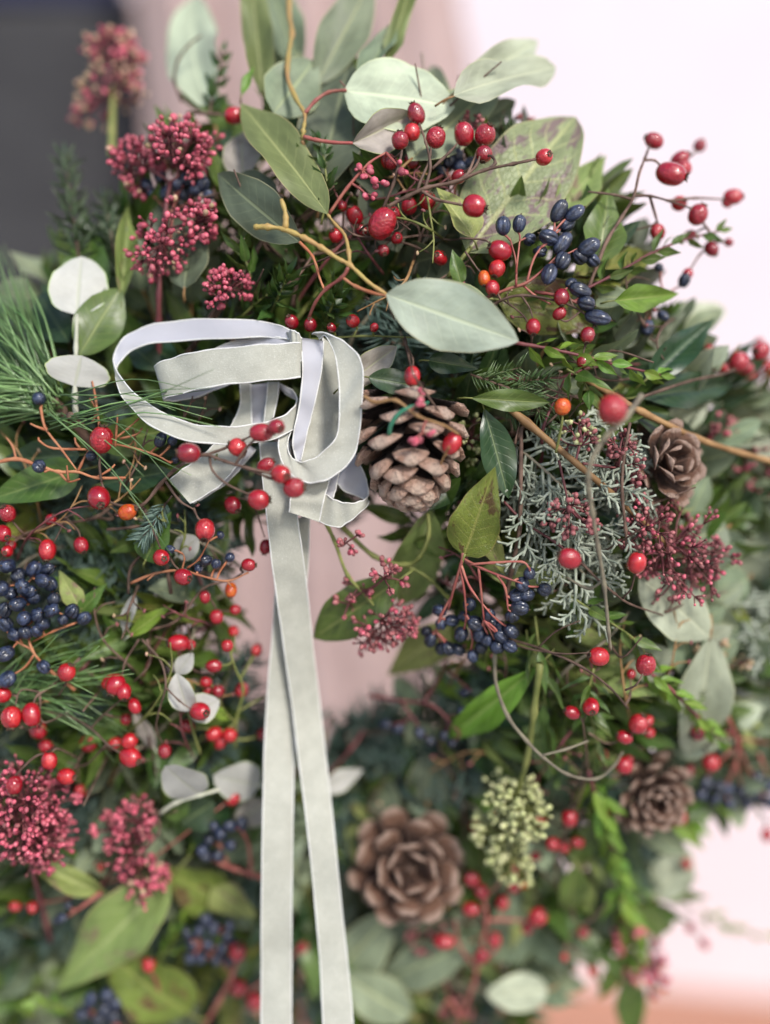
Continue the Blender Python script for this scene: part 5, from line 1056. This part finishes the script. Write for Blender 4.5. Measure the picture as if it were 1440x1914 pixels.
hips('pair of rosehips on a dark twig in front of the bud spray', [(1065, 1044, 38, -2.2, 200, .2), (1191, 1052, 38, -2.8, 280, .2), (1208, 1243, 38, -2.6, 280, .2), (1120, 1227, 40, -1.2, 190, .3)], [[(1050, 1020, .4), (1090, 1055, -1.4), (1120, 1085, -1.8), (1150, 1110, -1.6), (1180, 1130, -1), (1240, 1150, 0)], [(1165, 1118, -1.4), (1180, 1100, -2.2), (1188, 1070, -2.8)], [(1170, 1290, -2), (1190, 1280, -2.6), (1203, 1258, -2.8)], [(940, 1195, -.6), (985, 1212, -.6), (1050, 1222, -.8), (1102, 1220, -1.1)], [(1085, 1055, -1.4), (1074, 1050, -1.8)]], w=6)
hips('rosehips on thin twigs below the hanging navy berries', [(1105, 1321, 33, -.8, 90, .9), (1070, 1332, 28, -.5, 200, .3), (1193, 1353, 40, -1.3, 300, .3), (1168, 1378, 27, -1.1, 200, .2), (1167, 1431, 34, -1, 200, .3), (1215, 1370, 24, -.6), (1127, 1410, 24, .6), (1210, 1348, 24, -.6), (1180, 1260, 20, .6)], [[(950, 1195, -.4), (1010, 1212, -.6), (1085, 1245, -.8), (1140, 1285, -.8), (1175, 1325, -1)], [(1005, 1212, -.6), (1040, 1180, -.6), (1085, 1160, -.4)], [(1100, 1440, .2), (1095, 1390, -.2), (1090, 1350, -.4)], [(1100, 1370, -.2), (1140, 1390, -.6), (1180, 1370, -1.2)], [(1125, 1440, -.4), (1148, 1430, -.8), (1160, 1420, -.9)]], w=6)
hips('curling bare tendril hanging below the navy berries', [(1175, 1420, 18, -.3)], [[(922, 1180, -.6), (925, 1230, -1), (928, 1280, -1.4), (950, 1340, -1.8), (985, 1385, -2), (1015, 1415, -2.1), (1062, 1448, -2), (1115, 1456, -1.7), (1148, 1432, -1.3), (1165, 1405, -1)], [(1015, 1412, -2.1), (1060, 1400, -1.6), (1100, 1385, -1)]], smat='st_grey', w=8)
hips('far blurred rosehips at the outer edge against the wall', [(1381, 677, 42, 0, 200, .2), (1424, 656, 38, -.4), (1395, 688, 30, .4), (1326, 652, 20, 1.5), (1355, 690, 26, 2), (1400, 705, 30, 3), (1440, 690, 34, 3), (1330, 820, 24, 2), (1388, 803, 28, 2), (1410, 790, 24, 2), (1295, 690, 24, 2), (1420, 640, 20, 3), (1415, 700, 30, 4)], [[(1200, 742, -.5), (1290, 712, -.3), (1360, 696, -.2), (1440, 660, -.2)], [(1360, 696, -.2), (1375, 688, -.1)], [(1440, 760, 2), (1400, 795, 2), (1340, 815, 2)]], w=7)
hips('blurred rosehips under the end on pine cone', [(882, 1643, 30, -1), (900, 1667, 31, -1), (880, 1700, 28, -1), (940, 1688, 26, 0), (1005, 1714, 37, -.6), (985, 1735, 24, 0), (830, 1760, 34, -1.2), (924, 1758, 30, -.8), (901, 1788, 32, -1.2), (960, 1620, 26, .6)], [[(860, 1910, -.8), (885, 1840, -1), (895, 1790, -1.1), (910, 1720, -1), (905, 1680, -1)], [(890, 1810, -1), (860, 1770, -1.2), (850, 1720, -1)], [(890, 1800, -1), (930, 1775, -.9)], [(910, 1720, -.8), (950, 1720, -.5), (985, 1722, -.5)], [(862, 1905, -.8), (840, 1870, -1), (820, 1900, -1)]], w=10, smat='st_pink')
hips('blurred rosehips around the lower outer pine cone', [(1065, 1530, 34, -.2, 270, .2), (1033, 1578, 28, 0), (1080, 1575, 24, .5), (1265, 1528, 37, -1, 0, .3), (1130, 1520, 26, .8), (1010, 1530, 24, .8), (1055, 1585, 24, .6), (1305, 1370, 30, 0), (1330, 1425, 34, -.4), (1290, 1440, 22, .6), (1283, 1615, 20, 0), (1317, 1765, 20, 0), (1290, 1735, 18, .2), (1434, 1560, 24, -.5), (1055, 1790, 14, -1), (1108, 1815, 16, -1), (1090, 1744, 22, 0), (1360, 1370, 24, 1), (890, 1545, 22, 1)], [[(1100, 1440, .4), (1080, 1500, .2), (1060, 1550, .2), (1040, 1620, .4), (1060, 1760, .2)], [(1200, 1540, .6), (1240, 1535, -.4)], [(1250, 1560, .4), (1280, 1600, .2), (1285, 1680, .2), (1300, 1745, .1)], [(1390, 1480, .6), (1430, 1530, -.2)], [(1330, 1340, .5), (1325, 1390, 0)]], o=.2, w=5)
hips('dark single rosehip beside the olive eucalyptus leaf', [(438, 216, 37, .2, 0, 0)], [[(350, 210, .4), (380, 211, .3), (405, 213, .2), (420, 215, .2)]], w=7)
hips('few small hips low in the green flower buds', [(1000, 1600, 22, 1), (925, 1520, 22, 1), (980, 1650, 24, 1, None, 0, 1), (960, 1660, 24, 1)], [[(1010, 1700, 1.4), (990, 1640, 1.2), (960, 1560, 1.2)]], o=0, w=5)
t = Thing('bare_twig', 'dark curved bare twig tip before the pale curved leaf', 'twig', P(330, 130, .4))
t.tube('stem', pts([(340, 190, .8), (326, 150, .4), (333, 112, .3), (352, 85, .3), (376, 66, .3)]), px(6), px(5), 'st_brown')
t = Thing('bare_twig', 'thick brown twig crossing behind the small pink bud cluster', 'twig', P(360, 640, .3))
t.tube('stem', pts([(330, 690, 2.6), (395, 600, 1.4), (450, 520, .6), (490, 450, .6)]), px(14), px(9), 'st_brown')
t = Thing('bare_twig', 'long brown stalk passing above the half hidden pine cone', 'twig', P(1180, 760, 0))
t.tube('stem', pts([(1080, 700, 1), (1140, 735, .4), (1200, 770, -.2), (1300, 818, -.6), (1380, 845, -.6), (1470, 870, -.6)]), px(12), px(13), 'st_tan')
t = Thing('bare_twig', 'green bent stalk looping behind the pale leaf under the cone', 'twig', P(800, 960, 0))
t.tube('stem', pts([(800, 960, 1), (802, 1000, .4), (785, 1040, 0), (758, 1056, 0), (700, 1040, .2), (640, 985, 1)]), px(8), px(11), 'st_green')
t.tube('twig', pts([(758, 1056, 0), (800, 1080, .1), (840, 1120, .4)]), px(7), px(6), 'st_green')
t = Thing('bare_twig', 'dark wine stalk standing beside the blotched leaf', 'twig', P(960, 1110, 0))
t.tube('stem', pts([(945, 1120, .2), (960, 1050, 0), (972, 985, 0), (974, 880, .2), (975, 800, .4)]), px(10), px(8), 'st_brown')
t.tube('twig', pts([(940, 935, .4), (980, 975, .1), (1040, 1015, 0), (1085, 1050, 0)]), px(6), px(5), 'st_wine')
t = Thing('bare_twig', 'thin dark red stem in front of the half hidden pine cone', 'twig', P(1170, 860, -1))
t.tube('stem', pts([(1178, 790, -1), (1165, 870, -1.2), (1164, 930, -1.3), (1170, 990, -1.3), (1172, 1030, -1)]), px(6.5), px(6), 'st_brown')
t = Thing('bare_twig', 'dark fine twigs crossing over the fir below the bow', 'twig', P(270, 960, .3))
t.tube('stem', pts([(270, 950, .2), (285, 1010, .5), (245, 1060, .7), (240, 1110, .6)]), px(7), px(5), 'st_brown')
t.tube('twig', pts([(200, 990, .6), (250, 985, .6), (310, 975, .5)]), px(6), px(5), 'st_brown')

# ------------------------------------------------------------------ conifers and small leaved twigs
def pine_tuft(label, x, y, o, n, spread, lens, name='pine_sprig'):
    t = Thing(name, label, 'conifer sprig', P(x, y, o), 'long needled pine sprigs')
    t.tube('stem', [P(x + 50, y + 70, o + 2), P(x + 15, y + 20, o + .8), P(x, y, o)], px(22, x, y), px(16, x, y), 'st_brown')
    for k in range(n):
        a = random.uniform(*random.choice(spread)); ln = random.uniform(*lens)
        h = R(a); tow = random.uniform(-1.4, .9); dx, dy = math.cos(h), math.sin(h)
        sx, sy = x + random.uniform(-46, 20), y + random.uniform(-40, 30)
        sag = random.uniform(-.10, .22) * ln
        p = [P(sx, sy, o + random.uniform(-.3, .5)), P(sx + dx * ln * .5, sy + dy * ln * .5 - sag * .1, o + tow * .6 - .2), P(sx + dx * ln, sy + dy * ln + sag, o + tow * 1.2)]
        w = random.uniform(3.2, 4.6)
        t.tube('needle', p, px(w, x, y), px(w * .35, x, y), 'needle', n=4, sides=4, knob=0)
    return t
pine_tuft('long needled pine tuft fanning out at the outer edge', 100, 745, -.3, 175, [(178, 245), (200, 262), (222, 258), (165, 190)], (170, 340))
pine_tuft('few long pine needles lying across the velvet bow', 130, 775, -1.2, 17, [(-24, 22), (-14, 6), (25, 65)], (170, 340))
pine_tuft('pine needles fanning out below the navy berry cluster', 30, 1300, .8, 60, [(-20, 40), (-60, 10)], (120, 230))
def whorl(label, main, n, L, W, mat, group, **kw): return sprig(label, main, n, L, W, 'lance', mat, group, **kw)
BG = 'small leaved green twigs'
sprig('small leaved dark twig before the pale curved leaf', [(392, 215, .6), (398, 175, .5), (408, 140, .5), (418, 95, .6)], 12, 44, 20, 'ovate', 'box', BG, smat='st_brown', spread=60)
sprig('myrtle twig reaching out below the navy berries', [(960, 640, -.4), (1030, 652, -.5), (1100, 668, -.6), (1170, 686, -.7), (1235, 700, -.6)], 20, 62, 23, 'lance', 'bright', BG, smat='st_wine', w=8, spread=52)
sprig('myrtle twig rising to the outer rosehips', [(1085, 545, .2), (1150, 512, 0), (1215, 475, -.2), (1280, 448, -.3), (1345, 432, -.2)], 20, 54, 20, 'lance', 'green', BG, smat='st_wine', w=7, spread=50)
sprig('short myrtle twig with dark leaves above the close hip', [(1060, 690, -.5), (1085, 705, -.7), (1105, 735, -.9)], 8, 64, 28, 'ovate', 'green', BG, smat='st_green', spread=60)
sprig('fresh green twig pointing outward under the hanging pale leaves', [(1190, 1240, .2), (1250, 1285, -.4), (1300, 1335, -.8), (1350, 1385, -1)], 26, 56, 20, 'lance', 'bright', BG, smat='st_wine', w=8, spread=45)
sprig('blurred fresh green twig hanging below the tendril', [(1100, 1440, .4), (1120, 1510, 0), (1145, 1580, -.4), (1165, 1650, -.5)], 26, 78, 24, 'lance', 'bright', BG, smat='st_wine', w=9, spread=42)
sprig('blurred fresh green twig low against the pale wall', [(1150, 1640, 0), (1170, 1700, -.4), (1185, 1760, -.4), (1195, 1800, -.3)], 20, 76, 22, 'lance', 'bright', BG, smat='st_wine', w=9, spread=42)
sprig('thin blurred green sprig reaching over the white wall', [(1310, 1700, 2), (1370, 1735, 2), (1440, 1752, 2)], 10, 40, 14, 'lance', 'bright', BG, smat='st_green', spread=40)
sprig('leaf rosette twig in the shade above the bow', [(500, 600, 1.6), (520, 555, .4), (540, 512, -.4)], 22, 56, 22, 'ovate', 'box', BG, spread=70, grow=.8)
sprig('leaf rosette twig under the knobbly yellow stem', [(600, 620, 1.6), (620, 575, .4), (632, 540, -.3)], 20, 58, 24, 'ovate', 'box', BG, spread=70, grow=.8)
sprig('small dark leaved twig between bow and small pink buds', [(420, 620, 2), (470, 575, 1), (500, 550, .5)], 14, 54, 22, 'ovate', 'box', BG, spread=62)
sprig('fine leaved green twig under the olive eucalyptus leaf', [(600, 420, .4), (612, 360, 0), (606, 300, -.1), (598, 262, .1)], 24, 46, 15, 'lance', 'box', BG, spread=70, grow=.7)
sprig('small leaved twig beside the grey green eucalyptus leaf', [(470, 520, .5), (455, 470, .2), (450, 420, .2)], 10, 62, 26, 'ovate', 'green', BG, spread=55)
sprig('small green twig below the orange stem', [(575, 330, .8), (565, 290, .3), (560, 262, .2)], 10, 44, 18, 'ovate', 'green', BG, spread=60)
sprig('bright twig hanging below the dark pink bud spray', [(1000, 1150, .6), (1010, 1230, .3), (1020, 1320, .3), (1030, 1400, .4)], 12, 110, 20, 'lance', 'green', BG, spread=30)
sprig('small green twig at the foot of the hanging pale leaves', [(1060, 1110, .3), (1120, 1150, 0), (1180, 1190, -.2), (1215, 1230, -.2)], 14, 62, 24, 'ovate', 'green', BG, spread=55)
sprig('fern like green twig below the round hips', [(1110, 1250, .8), (1100, 1310, .6), (1115, 1380, .6), (1130, 1440, .7)], 26, 66, 14, 'lance', 'green', BG, spread=60)
sprig('fresh green blurred twig under the light green leaf', [(270, 1820, -.5), (320, 1770, -.8), (340, 1720, -.8)], 16, 56, 18, 'lance', 'bright', BG, spread=45)
sprig('small yellow green twig in the lower corner', [(140, 1900, -1.5), (110, 1880, -1.6), (60, 1880, -1.5)], 8, 44, 20, 'ellip', 'bright', BG, spread=50)
whorl('stubby grey green yew twig before the grey cloth', [(150, 500, .2), (140, 430, -.2), (130, 360, -.4), (122, 290, -.5)], 64, 54, 10, 'yew', BG, smat='st_brown', spread=78, pair=False, grow=.75, name='yew_sprig', cat='conifer sprig', nv=5, nu=2, w=7)
whorl('dark yew twig beside the stubby grey green one', [(215, 480, 1), (205, 420, .8), (195, 370, .8)], 30, 50, 10, 'yew', BG, smat='st_brown', spread=75, pair=False, name='yew_sprig', cat='conifer sprig', nv=5, nu=2)
whorl('dark yew twig behind the bud tuft and mottled leaf', [(940, 330, 1.6), (945, 280, 1.5), (950, 235, 1.4)], 34, 56, 10, 'yew', BG, smat='st_brown', spread=70, pair=False, name='yew_sprig', cat='conifer sprig', nv=5, nu=2)
CG = 'scaly silver green fronds'
cypress('silver green cypress frond beneath the dusky buds', [(960, 830, .8), (1020, 880, .5), (1080, 940, .5), (1140, 1010, .6)], CG, n=24, L=110)
cypress('silver green cypress frond behind the dark wine stalk', [(955, 900, 1), (1000, 970, .8), (1060, 1040, .8), (1110, 1090, 1)], CG, n=20, L=100)
cypress('silver green cypress frond before the half hidden cone', [(1080, 780, .8), (1120, 830, .5), (1160, 880, .4), (1190, 900, .4)], CG, n=16, L=80)
cypress('blurred silver frond at the far outer edge', [(1370, 1130, 2), (1410, 1170, 2), (1450, 1210, 2)], CG, n=14, L=80)
FG = 'blue green fir twigs'
for k, (lab, main) in enumerate([
  ('fir twig behind the hanging rosehip below the bow', [(330, 930, 1.8), (360, 990, 1.4), (400, 1070, 1.4)]),
  ('fir twig below the orange twigs at the outer edge', [(60, 930, 2.0), (130, 980, 1.5), (210, 1030, 1.3)]),
  ('fir twig behind the big rosehips', [(190, 940, 2), (240, 1010, 1.4), (300, 1100, 1.3)]),
  ('fir twig beside the navy berry cluster', [(130, 1080, 2), (190, 1150, 1.5), (250, 1220, 1.4)]),
  ('fir twig below the navy berry cluster', [(60, 1190, 2), (140, 1250, 1.5), (200, 1310, 1.4)]),
  ('fir twig behind the middle ribbon tails', [(440, 1300, 2), (500, 1360, 1.4), (580, 1410, 1.2)]),
  ('fir twig at the lower rim of the hole', [(620, 1420, 2), (680, 1380, .8), (750, 1340, .4)]),
  ('fir twig beside the lower gap', [(700, 1490, 1), (760, 1450, .4), (830, 1440, .4)]),
]): needles(lab, main, 420, 52, 'fir', FG, nw=3.6, o=1.6)
needles('little fir tip curling over the fir below the bow', [(310, 940, .6), (290, 975, .2), (262, 1010, 0)], 150, 30, 'fir', FG, nw=3.4, sub=False)
needles('fine heathery twig above the half hidden pine cone', [(880, 700, .6), (950, 725, .5), (1040, 760, .6)], 260, 30, 'needle', FG, nw=3)

# ------------------------------------------------------------------ wreath base and the greenery behind the named pieces
CX, CY = 615, 1135
OUT = [(-90, 560), (60, 540), (150, 480), (230, 420), (310, 350), (420, 270), (500, 210), (600, 170), (760, 210), (900, 270), (1000, 330), (1085, 410), (1150, 500), (1220, 590), (1290, 650), (1370, 740), (1500, 820), (1500, 1440), (1300, 1480), (1240, 1560), (1200, 1680), (1110, 1700), (1010, 1770), (960, 1960), (-90, 1960)]
HOLE = [(425, 940), (560, 965), (640, 985), (730, 1000), (770, 1120), (760, 1260), (710, 1320), (610, 1350), (520, 1335), (470, 1220), (430, 1080)]
def inside(x, y, poly):
    c = False; j = len(poly) - 1
    for i in range(len(poly)):
        (x1, y1), (x2, y2) = poly[i], poly[j]
        if (y1 > y) != (y2 > y) and x < (x2 - x1) * (y - y1) / (y2 - y1) + x1: c = not c
        j = i
    return c
def base_ring():
    t = Thing('wreath_base', 'dark mossy ring that carries the whole wreath', 'wreath base', PD(CX, CY, .645))
    c = PD(CX, CY, .645); V, F = [], []; n, m = 120, 36
    Rm, rm = 555 * K * .58, 0.050
    rnd = random.Random(3)
    bump = [[rnd.uniform(-1, 1) for _ in range(m)] for _ in range(n)]
    for i in range(n):
        a = 2 * math.pi * i / n; e = Vector((math.cos(a), 0, math.sin(a)))
        for j in range(m):
            b = 2 * math.pi * j / m; r = rm * (1 + .10 * bump[i][j])
            p = e * (Rm + r * math.cos(b)) + Vector((0, 1, 0)) * r * math.sin(b)
            p.y += .012 - .20 * p.z     # top leans to the viewer
            V.append(c + p - t.base)
    for i in range(n):
        for j in range(m):
            i2, j2 = (i + 1) % n, (j + 1) % m; F.append((i * m + j, i2 * m + j, i2 * m + j2, i * m + j2))
    t.add('moss', mesh('moss', V, F, 'moss'))
    q = [c + Vector((math.cos(a) * Rm, .05 - .20 * math.sin(a) * Rm, math.sin(a) * Rm)) for a in [2 * math.pi * i / 40 for i in range(41)]]
    t.tube('wire_hoop', q, .003, None, 'st_brown', n=2)
base_ring()
MARKS = [(440, 720, 'the velvet bow'), (768, 838, 'the tan pine cone'), (762, 1618, 'the end on pine cone'), (1230, 868, 'the half hidden pine cone'), (1212, 1478, 'the outer pine cone'),
  (985, 340, 'the purple mottled leaf'), (850, 605, 'the big bluish leaf'), (1050, 440, 'the ridged navy berries'), (900, 1150, 'the hanging navy berries'), (70, 1120, 'the heavy navy cluster'),
  (320, 330, 'the bright pink bud cluster'), (1270, 1040, 'the dusky bud spray'), (60, 1530, 'the dense pink bud head'), (560, 1560, 'the ribbon tails'), (950, 1560, 'the pale green buds'),
  (350, 1460, 'the white felted leaf'), (50, 640, 'the long pine needles'), (1050, 1430, 'the curling tendril'), (200, 1760, 'the stained pale leaf'), (965, 1865, 'the low pale round leaf'),
  (750, 170, 'the pale round leaf'), (1060, 910, 'the silver fronds'), (200, 870, 'the bare orange twig'), (330, 1080, 'the fir'), (890, 960, 'the blotched leaf'), (730, 400, 'the upper rosehips'), (1150, 660, 'the myrtle twig'),
  (240, 1300, 'the fir side rosehips'), (150, 530, 'the white backed leaf'), (400, 1770, 'the low blue berries'), (1330, 1340, 'the fresh green twig'), (1370, 680, 'the far rosehips'), (720, 1180, 'the dangling bud cluster'),
  (540, 510, 'the leaf rosette'), (1215, 545, 'the outer bright leaf'), (900, 1700, 'the low rosehips'), (1350, 1480, 'the outer navy berries'), (1150, 1600, 'the blurred green twig'), (1270, 850, 'the long brown stalk'), (290, 1850, 'the rust blotched leaf')]
USED = set()
ADJ = {'box': ('small dark leaved twig', 'small leaved shady twig', 'little leaved twig'), 'bay': ('dark glossy leaves', 'shaded green leaves', 'dim laurel leaves'),
       'euc': ('grey green eucalyptus leaves', 'dull sage leaves', 'shaded eucalyptus leaves'), 'fir': ('shaded fir twig', 'dim conifer twig', 'dark fir tip'), 'green': ('mid green leaves', 'soft green leaves', 'plain green leaves'),
       'twig': ('bare thin twig', 'bare crooked twig', 'fine forked twig', 'slender twig')}
def where(kind, x, y):
    m = sorted(MARKS, key=lambda q: (q[0] - x) ** 2 + (q[1] - y) ** 2)[:6]
    for a in ADJ[kind]:
        for i in range(4):
            for j in range(i + 1, 5):
                for pre in ('between %s and %s', 'deep behind %s near %s'):
                    s = a + ' ' + pre % (m[i][2], m[j][2])
                    if len(s.split()) > 16: continue
                    if s not in USED: USED.add(s); return s
    return a + ' beside ' + m[0][2]
FG2 = 'greenery filling the wreath behind the berries'
rnd = random.Random(21)
cells = []
for gy in range(int(180 / 56), 35):
    for gx in range(-1, 27):
        x = gx * 56 + rnd.uniform(-26, 26) + (28 if gy % 2 else 0); y = gy * 56 + rnd.uniform(-26, 26)
        if inside(x, y, OUT) and not inside(x, y, HOLE): cells.append((x, y))
rnd.shuffle(cells)
print('cells', len(cells))
def zone(x, y):
    if x < 480 and 930 < y < 1420: return rnd.choice(('fir', 'green', 'box', 'green', 'euc', 'bay', 'twig'))
    if x > 1170 and 620 < y < 1480: return rnd.choice(('euc', 'euc', 'green', 'bay'))
    if y < 640: return rnd.choice(('box', 'bay', 'euc', 'green', 'box', 'bay', 'twig'))
    if x > 850 and y < 1250: return rnd.choice(('bay', 'green', 'box', 'euc', 'bay', 'twig'))
    if y > 1350: return rnd.choice(('euc', 'bay', 'green', 'box', 'euc', 'green', 'fir', 'twig'))
    return rnd.choice(('box', 'bay', 'green', 'bay', 'fir'))
for (x, y) in cells:
    k = zone(x, y); random.seed(int(x * 31 + y * 17))
    dx, dy = x - CX, y - CY; r = math.hypot(dx, dy); a = math.atan2(dy, dx) + rnd.uniform(-1.0, 1.0) + (0 if r > 430 else rnd.choice((0, 0, math.pi)))
    ln = rnd.uniform(110, 190); c, s = math.cos(a), math.sin(a)
    d0, d1 = rnd.uniform(3.2, 4.6), rnd.uniform(1.9, 3.3)
    if 200 < x < 720 and 590 < y < 1010: d0 += 1.4; d1 += 1.4
    if 860 < x < 1110 and 180 < y < 490: d0 += .8; d1 += .8
    def q(f, d):
        X, Y = x + c * ln * f, y + s * ln * f
        return P(X, Y, d)
    if inside(x - c * ln * .5, y - s * ln * .5, HOLE) or inside(x + c * ln * .9, y + s * ln * .9, HOLE): a = math.atan2(dy, dx); c, s = math.cos(a), math.sin(a); x += c * 45; y += s * 45
    if not inside(x + c * ln * .6, y + s * ln * .6, OUT) and y > 300: ln *= .5
    P3 = [q(-.5, d0), q(0, (d0 + d1) / 2 + rnd.uniform(-.3, .3)), q(.5, d1)]
    lab = where(k, x, y)
    if k == 'box': sprig(lab, None, 14, 50, 22, 'ovate', rnd.choice(('box', 'green', 'green')), FG2, P3=P3, spread=60, nv=5, nu=2, flat=.5)
    elif k == 'bay': sprig(lab, None, 6, 150, 54, 'bay', rnd.choice(('bay', 'green', 'green')), FG2, P3=P3, spread=38, flat=.3, name='laurel_sprig', w=8, nv=8, nu=4)
    elif k == 'green': sprig(lab, None, 6, 130, 56, 'ovate', rnd.choice(('green', 'lime', 'bright')) if y > 1150 and x > 560 else rnd.choice(('green', 'olive', 'green')), FG2, P3=P3, spread=42, flat=.3, name='laurel_sprig', w=7, nv=8, nu=4)
    elif k == 'euc': sprig(lab, None, 6, 130, 74, 'ellip', rnd.choice(('euc_pale', 'euc_sage')) if x > 1170 else rnd.choice(('euc_dark', 'euc_sage', 'euc_sage' if y > 1300 else 'euc_dark')), FG2, P3=P3, spread=45, flat=.3, name='eucalyptus_sprig', smat='st_tan', w=7, nv=8, nu=4)
    elif k == 'fir': needles(lab, None, 260, 46, 'fir', FG2, P3=P3, nw=3.6)
    else:
        t = Thing('bare_twig', lab, 'twig', P3[0], FG2); sc = K * P3[0].y
        P4 = [q(-.7, d0 - 1.2) + rv(.004), q(-.2, d1 - .6) + rv(.006), q(.3, d1 - 1) + rv(.006), q(.8, d1 - .8)]
        t.tube('stem', P4, 7 * sc, 4 * sc, rnd.choice(('st_brown', 'st_wine', 'st_brown', 'st_grey')), knob=.2)
        for m_ in range(2):
            t.tube('twig', [P4[1 + m_], P4[1 + m_] + rv(.012), P4[1 + m_] + (P4[2] - P4[1]) * .7 + rv(.02)], 5 * sc, 3 * sc, 'st_brown', n=4, sides=5)
# fine bare twigs that cross in front of the greenery
rnd = random.Random(5); random.seed(5)
for (x0, x1, y0, y1, cnt) in ((560, 900, 300, 560, 12), (0, 460, 930, 1440, 16), (880, 1250, 1060, 1430, 12), (60, 460, 760, 960, 5), (700, 1100, 1480, 1850, 6), (950, 1300, 560, 760, 5)):
    for k in range(cnt):
        x, y = rnd.uniform(x0, x1), rnd.uniform(y0, y1); a = rnd.uniform(0, 6.283); ln = rnd.uniform(90, 210); da = rnd.uniform(-.8, .8)
        lab = where('twig', x, y); P4 = []; o = rnd.uniform(-.2, 1.0)
        for i in range(5):
            P4.append(P(x, y, o + rnd.uniform(-.3, .3) + (1.6 if i == 0 else 0))); x += math.cos(a) * ln / 4; y += math.sin(a) * ln / 4; a += da * .45 + rnd.uniform(-.3, .3)
        t = Thing('bare_twig', lab, 'twig', P4[0], 'fine bare twigs between the sprigs'); sc = K * P4[2].y; m_ = rnd.choice(('st_brown', 'st_wine', 'st_brown', 'st_tan', 'st_green'))
        t.tube('stem', P4, 5.5 * sc, 2.6 * sc, m_, knob=.2)
        for i in (1, 2, 3):
            e = (P4[i + 1] - P4[i]); s_ = e.cross(CAMDIR).normalized() * e.length * rnd.choice((-.7, .7))
            tip = P4[i] + e * .5 + s_ + rv(.002)
            t.tube('twig', [P4[i], P4[i] + e * .35 + s_ * .4, tip], 3.6 * sc, 2.2 * sc, m_, n=4, sides=5, knob=.15)
            if rnd.random() < .6: t.add('bud', BUD[rnd.choice(('bud_dark', 'bud_cream'))], aim(tip, e, 9 * sc, 6 * sc))
print('objects', len(bpy.data.objects), 'tris', sum(len(o.data.polygons) for o in bpy.data.objects if o.type == 'MESH') * 2)
